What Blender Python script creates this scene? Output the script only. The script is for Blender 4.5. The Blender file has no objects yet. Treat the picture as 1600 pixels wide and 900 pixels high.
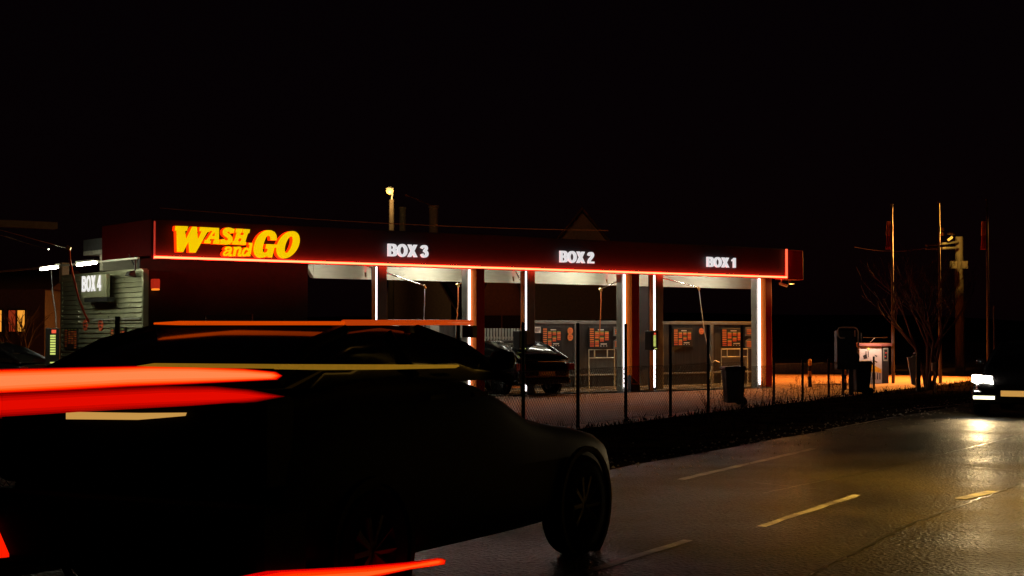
import bpy, bmesh, math, random
from mathutils import Vector, Matrix
from mathutils.geometry import tessellate_polygon
random.seed(7)
S = bpy.context.scene
COL = S.collection
F = 2400.0
PHI = math.atan(72/2400)
CAMZ = 1.6
# ------------------------------------------------------------------ camera, sky, exposure
cd = bpy.data.cameras.new('camera'); cam = bpy.data.objects.new('camera', cd); COL.objects.link(cam)
cam.location = (0, 0, CAMZ); cam.rotation_euler = (math.pi/2+PHI, 0, 0)
cd.sensor_width = 36; cd.lens = 36*F/1600; cd.clip_start = .1; cd.clip_end = 3000
S.camera = cam
S.view_settings.view_transform = 'Standard'; S.view_settings.look = 'None'
S.view_settings.exposure = 0; S.view_settings.gamma = 1; S.view_settings.use_curve_mapping = False
W = bpy.data.worlds.new('World'); S.world = W; W.use_nodes = True
nt = W.node_tree; bg = nt.nodes['Background']
sky = nt.nodes.new('ShaderNodeTexSky'); sky.sky_type = 'NISHITA'; sky.sun_disc = False
sky.sun_elevation = math.radians(-3); sky.sun_rotation = math.radians(20)
mx = nt.nodes.new('ShaderNodeMix'); mx.data_type = 'RGBA'; mx.blend_type = 'MULTIPLY'; mx.inputs[0].default_value = 1
nt.links.new(sky.outputs[0], mx.inputs[6]); mx.inputs[7].default_value = (.75, .26, .42, 1)
ad = nt.nodes.new('ShaderNodeMix'); ad.data_type = 'RGBA'; ad.blend_type = 'ADD'; ad.inputs[0].default_value = 1
nt.links.new(mx.outputs[2], ad.inputs[6]); ad.inputs[7].default_value = (.32, .12, .22, 1)      # faint town glow
nt.links.new(ad.outputs[2], bg.inputs[0]); bg.inputs[1].default_value = .0028
S.cycles.use_denoising = True
S.cycles.max_bounces = 6
S.cycles.sample_clamp_indirect = 4

# ------------------------------------------------------------------ geometry helpers
def ray(x, y):
    u = (x-800)/F; v = (450-y)/F
    return Vector((u, math.cos(PHI)-v*math.sin(PHI), v*math.cos(PHI)+math.sin(PHI)))
def at_depth(x, y, Y):
    d = ray(x, y); k = Y/d.y
    return Vector((d.x*k, Y, CAMZ+d.z*k))
def on_ground(x, y, z=0):
    d = ray(x, y); k = (z-CAMZ)/d.z
    return Vector((d.x*k, d.y*k, z))
def on_plane(x, y, P, n):
    d = ray(x, y); c = Vector((0, 0, CAMZ)); k = (Vector(P)-c).dot(n)/d.dot(n)
    return c+d*k

B0 = Vector((7.33, 45.7, 0)); D1 = Vector((.8005, .5993, 0)).normalized(); D2 = Vector((-D1.y, D1.x, 0)); BYAW = math.atan2(D1.y, D1.x)
def bl(x, y, d=0):                      # point of the photo measured on the building plane at depth d: (s, z)
    p = on_plane(x, y, B0+D2*d, D2)-B0
    return p.dot(D1), p.z
def bs(x, y, s):                        # the same on a cross plane: (d, z)
    p = on_plane(x, y, B0+D1*s, D1)-B0
    return p.dot(D2), p.z
FR = Vector((.48, .877, 0)).normalized(); FN = Vector((FR.y, -FR.x, 0)); FP = Vector((3.09, 30, 0))
def rd(t, o, z=0):                      # road frame: t along, o outward from the fence line
    p = FP+FR*t+FN*o; return Vector((p.x, p.y, z))

OFF = {}
class MB:
    def __init__(s): s.v = []; s.f = []
    def add(s, vs, fs):
        b = len(s.v); s.v += [Vector(v) for v in vs]; s.f += [[i+b for i in f] for f in fs]; return s
    def box(s, x0, x1, y0, y1, z0, z1):
        return s.add([(x, y, z) for z in (z0, z1) for y in (y0, y1) for x in (x0, x1)],
                     [(0, 2, 3, 1), (4, 5, 7, 6), (0, 1, 5, 4), (2, 6, 7, 3), (0, 4, 6, 2), (1, 3, 7, 5)])
    def tube(s, pts, r, n=6, r2=None, cap=True):
        pts = [Vector(p) for p in pts]; m = len(pts); vs = []; up = None
        for i, p in enumerate(pts):
            t = (pts[min(i+1, m-1)]-pts[max(i-1, 0)])
            t = t.normalized() if t.length > 1e-9 else Vector((0, 0, 1))
            a = up if up is not None else (Vector((0, 0, 1)) if abs(t.z) < .9 else Vector((1, 0, 0)))
            sd = t.cross(a); sd = sd.normalized() if sd.length > 1e-6 else t.orthogonal().normalized()
            up = sd.cross(t)
            rr = r if r2 is None else r+(r2-r)*i/(m-1)
            for k in range(n):
                an = 2*math.pi*k/n; vs.append(p+sd*rr*math.cos(an)+up*rr*math.sin(an))
        fs = [(i*n+k, i*n+(k+1) % n, (i+1)*n+(k+1) % n, (i+1)*n+k) for i in range(m-1) for k in range(n)]
        if cap: fs += [tuple(range(n-1, -1, -1)), tuple(range((m-1)*n, m*n))]
        return s.add(vs, fs)
    def prism(s, poly, f0, f1, holes=()):          # poly: 2-D points; f0/f1 map (a, b) to 3-D
        loops = [list(poly)]+[list(h) for h in holes]
        flat = [p for l in loops for p in l]; n = len(flat)
        tri = tessellate_polygon([[Vector((p[0], p[1], 0)) for p in l] for l in loops])
        vs = [f0(*p) for p in flat]+[f1(*p) for p in flat]
        fs = [tuple(t) for t in tri]+[tuple(i+n for i in reversed(t)) for t in tri]
        b = 0
        for l in loops:
            m = len(l)
            for i in range(m): j = (i+1) % m; fs.append((b+i, b+j, b+j+n, b+i+n))
            b += m
        return s.add(vs, fs)
    def loft(s, rings, cap=True, closed=True):
        n = len(rings[0]); vs = [p for r in rings for p in r]; fs = []
        for i in range(len(rings)-1):
            for k in range(n if closed else n-1):
                fs.append((i*n+k, i*n+(k+1) % n, (i+1)*n+(k+1) % n, (i+1)*n+k))
        if cap: fs += [tuple(range(n-1, -1, -1)), tuple(range((len(rings)-1)*n, len(rings)*n))]
        return s.add(vs, fs)
    def lathe(s, prof, c, axis='z', n=20):
        rings = []
        for k in range(n):
            a = 2*math.pi*k/n; ca, sa = math.cos(a), math.sin(a)
            rings.append([Vector(c)+(Vector((r*ca, r*sa, h)) if axis == 'z' else Vector((r*ca, h, r*sa)) if axis == 'y' else Vector((h, r*ca, r*sa))) for r, h in prof])
        rings.append(rings[0]); return s.loft(rings, cap=False, closed=False)
    def build(s, name, mat, parent=None, smooth=False, bevel=0, solid=False):
        me = bpy.data.meshes.new(name); o_ = OFF.get(parent.name, Vector()) if parent else Vector()
        me.from_pydata([v-o_ for v in s.v], [], s.f); me.update()
        bm = bmesh.new(); bm.from_mesh(me)
        bmesh.ops.remove_doubles(bm, verts=bm.verts, dist=1e-5)
        bmesh.ops.recalc_face_normals(bm, faces=bm.faces); bm.to_mesh(me); bm.free()
        ob = bpy.data.objects.new(name, me); COL.objects.link(ob); me.materials.append(mat)
        if parent: ob.parent = parent; OFF[ob.name] = o_
        if smooth:
            for p in me.polygons: p.use_smooth = True
        if bevel:
            m = ob.modifiers.new('bevel', 'BEVEL'); m.width = bevel; m.segments = 2; m.limit_method = 'ANGLE'
        return ob
def tag(o, label=None, cat=None, group=None, kind=None):
    if label: o['label'] = label
    if cat: o['category'] = cat
    if group: o['group'] = group
    if kind: o['kind'] = kind
    return o
def thing(name, label, cat, loc, yaw=0, group=None, off=None):
    o = bpy.data.objects.new(name, None); COL.objects.link(o); o.empty_display_size = .2
    o.location = loc; o.rotation_euler = (0, 0, yaw); OFF[o.name] = Vector(off) if off is not None else Vector()
    return tag(o, label, cat, group)
def bthing(name, label, cat, s, d, z, group=None):      # thing in the building's own frame
    return thing(name, label, cat, B0+D1*s+D2*d+Vector((0, 0, z)), BYAW, group, (s, d, z))
def copy_tree(o, parent=None):
    c = o.copy(); COL.objects.link(c); c.parent = parent
    for ch in list(o.children): copy_tree(ch, c)
    return c

# ------------------------------------------------------------------ materials
def mat(name, col, rough=.6, metal=0, var=.25, scale=8, bump=0, bscale=60, emit=None, es=0, spec=.5, coat=0, stretch=None, rvar=0):
    m = bpy.data.materials.new(name); m.use_nodes = True; t = m.node_tree; p = t.nodes['Principled BSDF']
    p.inputs['Roughness'].default_value = rough; p.inputs['Metallic'].default_value = metal
    p.inputs['Specular IOR Level'].default_value = spec; p.inputs['Coat Weight'].default_value = coat
    tc = t.nodes.new('ShaderNodeTexCoord'); src = tc.outputs['Object']
    if stretch:
        mp = t.nodes.new('ShaderNodeMapping'); mp.inputs['Scale'].default_value = stretch; t.links.new(src, mp.inputs[0]); src = mp.outputs[0]
    n = t.nodes.new('ShaderNodeTexNoise'); n.inputs['Scale'].default_value = scale; n.inputs['Detail'].default_value = 6; t.links.new(src, n.inputs[0])
    r = t.nodes.new('ShaderNodeMix'); r.data_type = 'RGBA'
    r.inputs[6].default_value = (*[c*(1-var) for c in col], 1); r.inputs[7].default_value = (*[min(1, c*(1+var)) for c in col], 1)
    mr = t.nodes.new('ShaderNodeMapRange'); mr.inputs[1].default_value = .3; mr.inputs[2].default_value = .7
    t.links.new(n.outputs[0], mr.inputs[0]); t.links.new(mr.outputs[0], r.inputs[0]); t.links.new(r.outputs[2], p.inputs['Base Color'])
    if rvar:
        q = t.nodes.new('ShaderNodeMapRange'); q.inputs[1].default_value = .35; q.inputs[2].default_value = .65
        q.inputs[3].default_value = rough-rvar; q.inputs[4].default_value = rough+rvar
        t.links.new(n.outputs[0], q.inputs[0]); t.links.new(q.outputs[0], p.inputs['Roughness'])
    if bump:
        n2 = t.nodes.new('ShaderNodeTexNoise'); n2.inputs['Scale'].default_value = bscale; n2.inputs['Detail'].default_value = 4; t.links.new(src, n2.inputs[0])
        b = t.nodes.new('ShaderNodeBump'); b.inputs['Strength'].default_value = bump; b.inputs['Distance'].default_value = .02
        t.links.new(n2.outputs[0], b.inputs['Height']); t.links.new(b.outputs[0], p.inputs['Normal'])
    if emit:
        p.inputs['Emission Color'].default_value = (*emit, 1); p.inputs['Emission Strength'].default_value = es
    return m
def glow(name, col, st):
    return mat(name, [c*.3 for c in col], .5, var=.05, emit=col, es=st)
M = dict(
    fascia=mat('fascia_black', (.015, .010, .013), .6, var=.15, scale=3),
    red=mat('red_cladding', (.5, .008, .01), .6, var=.12, scale=4),
    orange=mat('red_flange_led_lit', (.85, .2, .012), .5, var=.06),  # LED light on the red pillars is put into this orange
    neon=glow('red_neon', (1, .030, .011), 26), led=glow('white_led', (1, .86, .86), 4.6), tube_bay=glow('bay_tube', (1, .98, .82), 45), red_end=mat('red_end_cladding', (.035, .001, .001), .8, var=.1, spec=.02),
    yellow=glow('yellow_acrylic', (.95, .60, .0), .93), letter_side=glow('red_acrylic_edge', (1, .03, .0), 1.6),
    white_letter=glow('white_acrylic', (.85, .82, .83), .85),
    grey=mat('grey_metal', (.30, .31, .26), .5, metal=.1, var=.1, scale=5),
    beam=mat('pale_beam_paint', (.50, .48, .38), .5, var=.08, scale=3, stretch=(1, 1, 6)),
    panel=mat('dark_steel_panel', (.06, .058, .052), .38, metal=.5, var=.25, scale=2, stretch=(6, 1, .4)),
    rail=mat('panel_rail', (.2, .2, .17), .5, metal=.3, var=.1),
    dark=mat('dark_wall', (.02, .015, .015), .8, var=.2),
    roof=mat('roof_sheet', (.05, .05, .05), .7),
    soffit=mat('soffit', (.35, .33, .28), .6),
    siding=mat('corrugated_siding', (.3, .31, .2), .35, metal=.45, var=.16, scale=2.5),
    black=mat('black_plastic', (.012, .012, .012), .45, var=.1),
    bin=mat('bin_plastic', (.012, .01, .009), .55, var=.1),
    board=mat('board_black', (.02, .02, .02), .4, var=.1),
    b_or=mat('print_orange', (.85, .24, .06), .5, var=.1), b_rd=mat('print_red', (.7, .1, .04), .5, var=.1),
    b_gr=mat('print_green', (.35, .45, .12), .5, var=.1), b_wh=mat('print_white', (.75, .72, .65), .5, var=.05),
    b_key=glow('key_yellow', (.75, .85, .2), .8), b_keyr=glow('key_red', (1, .12, .05), .8),
    tube=glow('fluorescent_tube', (1, 1, .72), 46), chrome=mat('chrome', (.8, .8, .78), .2, metal=1, var=.03),
    brass=mat('brass', (.7, .5, .15), .35, metal=.7), hose_or=mat('orange_hose', (.85, .25, .06), .5, var=.05), hose_gr=mat('grey_hose', (.4, .4, .4), .5, var=.05),
    hose_rd=mat('red_hose', (.75, .1, .04), .5, var=.05),
    tubeframe=mat('pale_tube', (.5, .5, .38), .4, metal=.3),
    post=mat('fence_post_paint', (.008, .008, .008), .7, var=.1), wire=mat('galvanised_wire', (.05, .04, .03), .6, metal=.3),
    asphalt=None, bark=mat('bark', (.09, .045, .03), .9, bump=.4), pole=mat('painted_pole', (.11, .08, .07), .5, var=.15, stretch=(1, 1, 12), scale=2),
    wood=mat('wood_pole', (.07, .05, .03), .85, bump=.5, bscale=20, stretch=(4, 4, .5)),
    plaster=mat('house_plaster', (.25, .17, .14), .9, var=.15), tile=mat('roof_tile', (.08, .03, .025), .9, bump=.3), winglow=glow('lit_window', (1, .38, .04), .9),
    winred=glow('lit_curtain', (.6, .06, .015), .35),
    sodium=glow('sodium_lamp', (1, .47, .09), 3.0), concrete=mat('concrete', (.3, .28, .25), .9, bump=.3),
    paint=mat('car_paint_black', (.008, .007, .007), .25, coat=.6, var=.05), glass=mat('car_glass', (.006, .006, .006), .12, spec=.35, var=.02),
    brown=mat('car_paint_brown', (.003, .002, .0015), .55, coat=.0, var=.05, spec=.06), tyre=mat('tyre', (.005, .005, .005), .95, spec=.1), rim=mat('rim', (.012, .012, .012), .5, metal=.4),
    tailcore=glow('tail_core', (1, .21, .055), 1.6), tailred=glow('tail_red', (1, .012, .0), 1.0), taildeep=glow('tail_deep', (.72, .004, .0), .8),
    rail_streak=mat('rail_light_streak', (.9, .16, .02), .4, emit=(1, .09, .005), es=.42), trim_streak=mat('trim_light_streak', (.62, .38, .04), .4, emit=(1, .5, .03), es=.2),  # orange and yellow light streaks put into rail and trim as emission
    head=glow('headlamp', (1, .93, .8), 30), plate=mat('plate', (.75, .55, .2), .5, var=.1), plateglow=glow('plate_glow', (1, .52, .12), .55),  # lit plates carry their light as emission
    wred=mat('white_machine', (.62, .52, .47), .5, var=.06), yel=mat('yellow_paint', (.8, .38, .02), .5), blk=mat('matt_black', (.02, .015, .015), .7),
    lightgrey=mat('light_grey_panel', (.7, .75, .7), .5, var=.06), flag=mat('flag_red', (.4, .02, .012), .8), flag2=mat('flag_ochre', (.7, .3, .08), .8),
    screen=glow('red_display', (1, .06, .03), .8),
)

# ------------------------------------------------------------------ ground, road, verge
def surf_mat(name, c1, c2, rough, rv, sc, bump, bs_, grain=(.45, 1.5), spec=.5):
    m = bpy.data.materials.new(name); m.use_nodes = True; t = m.node_tree; p = t.nodes['Principled BSDF']; L = t.links.new
    tc = t.nodes.new('ShaderNodeTexCoord')
    n1 = t.nodes.new('ShaderNodeTexNoise'); n1.inputs['Scale'].default_value = sc; n1.inputs['Detail'].default_value = 8; L(tc.outputs['Object'], n1.inputs[0])
    n2 = t.nodes.new('ShaderNodeTexNoise'); n2.inputs['Scale'].default_value = bs_; n2.inputs['Detail'].default_value = 3; L(tc.outputs['Object'], n2.inputs[0])
    v = t.nodes.new('ShaderNodeTexVoronoi'); v.inputs['Scale'].default_value = bs_*.7; L(tc.outputs['Object'], v.inputs[0])
    r = t.nodes.new('ShaderNodeValToRGB'); r.color_ramp.elements[0].position = .35; r.color_ramp.elements[1].position = .68
    r.color_ramp.elements[0].color = (*c1, 1); r.color_ramp.elements[1].color = (*c2, 1); L(n1.outputs[0], r.inputs[0])
    mul = t.nodes.new('ShaderNodeMix'); mul.data_type = 'RGBA'; mul.blend_type = 'MULTIPLY'; mul.inputs[0].default_value = .7
    r2 = t.nodes.new('ShaderNodeValToRGB'); r2.color_ramp.elements[0].color = (*[grain[0]]*3, 1); r2.color_ramp.elements[1].color = (*[grain[1]]*3, 1)
    r2.color_ramp.elements[0].position = .3; r2.color_ramp.elements[1].position = .75; L(n2.outputs[0], r2.inputs[0])
    L(r.outputs[0], mul.inputs[6]); L(r2.outputs[0], mul.inputs[7]); L(mul.outputs[2], p.inputs['Base Color'])
    mr = t.nodes.new('ShaderNodeMapRange'); mr.inputs[1].default_value = .3; mr.inputs[2].default_value = .7; mr.inputs[3].default_value = rough-rv; mr.inputs[4].default_value = rough+rv
    L(n1.outputs[0], mr.inputs[0]); L(mr.outputs[0], p.inputs['Roughness']); p.inputs['Specular IOR Level'].default_value = spec
    ad = t.nodes.new('ShaderNodeMath'); L(n2.outputs[0], ad.inputs[0]); L(v.outputs[0], ad.inputs[1])
    b = t.nodes.new('ShaderNodeBump'); b.inputs['Strength'].default_value = bump; b.inputs['Distance'].default_value = .012; L(ad.outputs[0], b.inputs['Height']); L(b.outputs[0], p.inputs['Normal'])
    return m
m_ground = surf_mat('lot_concrete', (.20, .078, .026), (.33, .145, .05), .7, .12, .35, .8, 22)
m_road = surf_mat('asphalt', (.012, .0095, .0045), (.042, .033, .014), .44, .14, .5, 1.3, 42, grain=(.15, 2.4), spec=.07)
m_verge = surf_mat('verge_soil', (.012, .008, .005), (.05, .033, .02), .95, .04, 1.2, 1.0, 25, spec=0)
m_line = surf_mat('worn_road_paint', (.05, .045, .035), (.4, .37, .3), .5, .1, 3, .6, 40)
m_tar = mat('tar_seam', (.015, .014, .012), .3, var=.1)
def quad(name, pts, m, kind='structure'):
    o = MB().add(pts, [tuple(range(len(pts)))]).build(name, m); tag(o, kind=kind); return o
quad('ground', [(-900, -300, 0), (900, -300, 0), (900, 1500, 0), (-900, 1500, 0)], m_ground)
def strip(name, t0, t1, o0, o1, z, m, n=1, wob=0):
    vs = []; fs = []
    for i in range(n+1):
        t = t0+(t1-t0)*i/n
        a = o0+(random.uniform(-wob, wob)); b = o1+(random.uniform(-wob, wob))
        vs += [rd(t, a, z), rd(t, b, z)]
        if i: fs.append((2*i-2, 2*i-1, 2*i+1, 2*i))
    o = MB().add(vs, fs).build(name, m); tag(o, kind='structure'); return o
strip('verge', -45, 300, .25, 4.3, .004, m_verge, 300, .08)
strip('road', -60, 500, 4.0, 10.9, .008, m_road, 500, .06)
kerb = MB()
for t in range(-40, 300, 2):
    a, b, c, d = rd(t, 10.9), rd(t+1.98, 10.9), rd(t+1.98, 11.05), rd(t, 11.05)
    up = Vector((0, 0, .13)); kerb.loft([[a, b, c, d], [a+up, b+up, c+up, d+up]])
tag(kerb.build('kerb', M['concrete'], bevel=.01), kind='structure')
pv = MB(); a, b, c, d = rd(-40, 11.05), rd(300, 11.05), rd(300, 14), rd(-40, 14); up = Vector((0, 0, .12))
pv.loft([[a, b, c, d], [a+up, b+up, c+up, d+up]]); tag(pv.build('pavement', M['concrete']), kind='structure')
def marking(p, q, w, z=.012, name='road_marking', m=None, wob=.25):
    p, q = Vector(p), Vector(q); d = (q-p); L_ = d.length; d.normalize(); n = Vector((d.y, -d.x, 0)); k = max(2, int(L_/.25)); vs = []; fs = []
    for i in range(k+1):
        c = p+d*L_*i/k; a = w*(1+random.uniform(-wob, wob))/2; b = w*(1+random.uniform(-wob, wob))/2
        vs += [Vector((*(c-n*a).xy, z)), Vector((*(c+n*b).xy, z))]
        if i: fs.append((2*i-2, 2*i-1, 2*i+1, 2*i))
    return tag(MB().add(vs, fs).build(name, m or m_line), kind='structure')
marking(on_ground(1187, 825), on_ground(1340, 775), .085)
marking(on_ground(880, 907), on_ground(1075, 846), .085)
marking(on_ground(1500, 781), on_ground(1552, 769), .12)
marking(on_ground(1062, 751), on_ground(1272, 702), .1)
marking(on_ground(1290, 673), on_ground(1400, 652), .06)
marking(on_ground(1430, 640), on_ground(1600, 622), .07)
def seam(pts, w=.025):
    for i in range(len(pts)-1): pass
    g = [on_ground(*p) for p in pts]; vs = []; fs = []; k = 0; out = []
    for i in range(len(g)-1):
        m_ = max(2, int((g[i+1]-g[i]).length/.15))
        for j in range(m_): out.append(g[i].lerp(g[i+1], j/m_))
    for i, c in enumerate(out):
        c = c+Vector((random.uniform(-.02, .02), random.uniform(-.02, .02), 0)); n = FN if i % 2 < 3 else FN
        ww = w*random.uniform(.5, 1.4); vs += [Vector((*(c-n*ww).xy, .0115)), Vector((*(c+n*ww).xy, .0115))]
        if i: fs.append((2*i-2, 2*i-1, 2*i+1, 2*i))
    tag(MB().add(vs, fs).build('asphalt_seam', m_tar), kind='structure')
seam([(1270, 900), (1420, 822), (1600, 755)], .012)
seam([(1190, 772), (1350, 740), (1600, 680)], .008)
def cross(pts):
    g = [on_ground(*p) for p in pts]; o = []
    for i in range(len(g)-1):
        for j in range(12): o.append(g[i].lerp(g[i+1], j/12)+Vector((0, random.uniform(-.05, .05), 0)))
    vs = []; fs = []
    for i, c in enumerate(o):
        ww = random.uniform(.005, .014); vs += [Vector((c.x, c.y-ww, .0118)), Vector((c.x, c.y+ww, .0118))]
        if i: fs.append((2*i-2, 2*i-1, 2*i+1, 2*i))
    tag(MB().add(vs, fs).build('road_crack', m_tar), kind='structure')
cross([(1180, 756), (1300, 768), (1420, 800), (1460, 808)]); cross([(1480, 728), (1600, 738)])
# grass and dead weeds on the verge, gravel at the road edge
gr = MB()
for i in range(5200):
    t = random.uniform(-12, 30); o = abs(random.gauss(.45, .55))+.05 if random.random() < .55 else random.uniform(.2, 3.3)
    if o < .25 and t > 14: continue
    c = rd(t, o, .0); h = random.uniform(.03, .11)*(2.2 if o < .7 and random.random() < .15 else 1); a = random.uniform(0, 6.28); w = random.uniform(.005, .012)
    q = Vector((math.cos(a), math.sin(a), 0)); l = Vector((random.gauss(0, .05), random.gauss(0, .05), 0))
    gr.add([c-q*w, c+q*w, c+l*.4+q*w*.7+Vector((0, 0, h*.6)), c+l+Vector((0, 0, h)), c+l*.4-q*w*.7+Vector((0, 0, h*.6))], [(0, 1, 2, 3, 4)])
tag(gr.build('grass', mat('dry_grass', (.012, .008, .004), 1, spec=0)), 'dry grass and weeds growing rough on the verge along the fence', 'grass', kind='stuff')
gv = MB()
for i in range(900):
    c = rd(random.uniform(-14, 25), random.gauss(4.0, .5), .008); r = random.uniform(.008, .028)
    vs = [c+Vector((r*math.cos(a), r*math.sin(a), 0)) for a in (0, 1.3, 2.5, 3.9, 5.1)]+[c+Vector((0, 0, r))]
    gv.add(vs, [(0, 1, 5), (1, 2, 5), (2, 3, 5), (3, 4, 5), (4, 0, 5)])
tag(gv.build('gravel', mat('gravel_stone', (.22, .19, .15), .8)), 'loose gravel scattered along the far edge of the asphalt', 'gravel', kind='stuff')
# hills
hl = MB(); rings = []
for k, (dist, zt) in enumerate([(300, 0), (420, 1)]):
    rings.append([at_depth(x, 520, dist)*1 for x in range(-800, 2500, 60)])
prof = lambda x: 17+8*math.exp(-((x-950)/500)**2)+2*math.sin(x/170)+1*math.sin(x/71)
vs = []; fs = []; xs = list(range(-900, 2600, 40)); NR = 5
for j in range(NR):
    for x in xs:
        Y = 260+60*j; p = at_depth(x, 522, Y); zt = .4*prof(x)*(j/(NR-1))**.8*(Y/500)*.95
        vs.append(Vector((p.x, Y, zt-1)))
n = len(xs)
for j in range(NR-1):
    for i in range(n-1): fs.append((j*n+i, j*n+i+1, (j+1)*n+i+1, (j+1)*n+i))
tag(MB().add(vs, fs).build('hills', mat('hill_forest', (.02, .015, .01), 1, var=.5, scale=.05)), kind='structure')

# ------------------------------------------------------------------ the car wash building
zU = 3.30; zT = 4.165
sL = bl(240, 400)[0]; sR = bl(1225, 400)[0]; sRR = bl(1253, 410)[0]
bld = thing('car_wash', 'long flat car wash building with black fascia, red neon edge and three open bays', 'building', B0, BYAW)
MB().box(sL, sR, -.02, .25, zU+.05, zT).build('fascia', M['fascia'], bld, bevel=.01)
e = MB().box(sR+.02, sRR, -.05, .4, zU-.05, zT-.02); e.build('end_panel', M['red'], bld, bevel=.01)['label'] = 'red end panel at the right end of the fascia'
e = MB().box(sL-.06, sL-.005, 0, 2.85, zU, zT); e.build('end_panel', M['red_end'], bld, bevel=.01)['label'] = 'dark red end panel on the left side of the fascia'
def skew(x1, dd, z0, z1, d0=.26, s0=None, s1=None):      # slab whose right end runs back at a skew
    sb = bl(x1, 440, dd)[0]; s0 = sL+.01 if s0 is None else s0; s1 = sR if s1 is None else s1
    return MB().prism([(s0, d0), (s1, d0), (sb, dd), (s0, dd)], lambda a, b: (a, b, z0), lambda a, b: (a, b, z1))
skew(1222, 4.2, 3.52, 3.62).build('ceiling', M['soffit'], bld)
skew(1222, 4.2, 3.625, 3.9).build('roof', M['roof'], bld)
MB().box(sL-.02, sR-.003, -.13, -.06, zU-.01, zU+.035).build('neon_strip', M['neon'], bld)
MB().box(sL-.02, sR, -.15, -.021, zU-.035, zU-.012).build('neon_channel', M['red'], bld)
MB().box(sR-.005, sR+.02, -.13, -.06, zU-.01, zT).build('neon_strip', glow('red_neon_dim', (1, .12, .05), 1.6), bld)
MB().box(sL-.015, sL+.01, -.08, -.03, zU+.05, zT-.05).build('neon_strip', glow('red_neon_faint', (1, .06, .03), .35), bld)
# technical room at the left under the fascia
sA = bl(481, 430, 1.0)[0]
MB().box(sL+.1, sA, 1.0, 1.1, 0, 3.5).box(sL+.1, sA, 1.105, 2.8, 0, 2.9).build('wall', M['dark'], bld)
# side wall of box 4
sw = MB(); d0 = bs(225, 424, sL)[0]; d9 = bs(100, 434, sL)[0]
zW = 3.02; k = 26
for i in range(k):
    z0 = zW*i/k; z1 = zW*(i+1)/k
    sw.prism([(sL-.062, z0+.004), (sL-.025, z1-.012), (sL+.02, z1-.012), (sL+.02, z0+.004)], lambda a, b: (a, d0, b), lambda a, b: (a, d9, b))
sw.box(sL-.015, sL+.05, d0+.01, d9, 0, zW)
sd = sw.build('side_wall', M['siding'], bld); sd['label'] = 'grey horizontally clad wall of the fourth wash box'
MB().box(sL-.05, sL+.08, d0-.08, d0, 0, zW+.03).box(sL-.05, sL+.08, d0, d9, zW, zW+.06).box(sL-.05, sL+.08, d9, d9+.1, 0, zW+.05).build('wall_frame', M['siding'], bld)
z_ = bs(215, 498, sL)[1]
MB().box(sL-.09, sL-.066, d0, bs(150, 498, sL)[0], z_-.02, z_+.02).build('rail', M['grey'], bld)
for x, y in ((171, 437), (183, 437), (196, 436), (178, 472), (186, 475), (187, 479), (189, 482), (125, 487), (132, 478), (172, 495), (125, 495), (125, 502), (160, 489), (172, 501), (205, 477)):
    d, z = bs(x, y, sL-.03); MB().box(sL-.08, sL-.05, d-.03, d+.03, z-.015, z+.015).build('bolt_head', M['chrome'], bld)
# soffit beam above side wall
MB().box(sL+.02, bl(222, 410, 3)[0], 3.0, 3.18, 3.12, 3.5).build('beam', M['beam'], bld)
MB().box(bl(97, 420, 6.6)[0], bl(108, 420, 6.6)[0], 6.6, 6.8, 2.9, 3.45).build('beam', M['beam'], bld)
MB().box(sL-.34, sL-.28, .1, 9.5, 3.27, 3.31).build('canopy_rail', M['beam'], bld)
# rear beam over bays
sb0 = bl(482, 430, 3)[0]; sb1 = bl(1190, 445, 3)[0]
MB().box(sb0+.15, sb1, 3.0, 3.18, 3.075, 3.51).add([(sb0, 3.0, 3.3), (sb0, 3.18, 3.3), (sb0, 3.0, 3.51), (sb0, 3.18, 3.51), (sb0+.149, 3.0, 3.075), (sb0+.149, 3.18, 3.075), (sb0+.149, 3, 3.51), (sb0+.149, 3.18, 3.51)],
    [(0, 2, 3, 1), (0, 4, 6, 2), (1, 3, 7, 5), (2, 6, 7, 3), (0, 1, 5, 4), (4, 5, 7, 6)]).build('beam', M['beam'], bld, bevel=.01)
MB().box(sb0+.1, sb1, 2.9, 3.0, 3.06, 3.085).build('beam_flange', M['beam'], bld)
for x in (571, 722, 802, 948, 1182): 
    s = bl(x, 430, 2.9)[0]; s2 = bl(x, 430, .3)[0]; MB().prism([(s2-.03, .3), (s2+.03, .3), (s+.03, 2.89), (s-.03, 2.89)], lambda a, b: (a, b, 3.12), lambda a, b: (a, b, 3.5)).build('cross_beam', M['beam'], bld)
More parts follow.
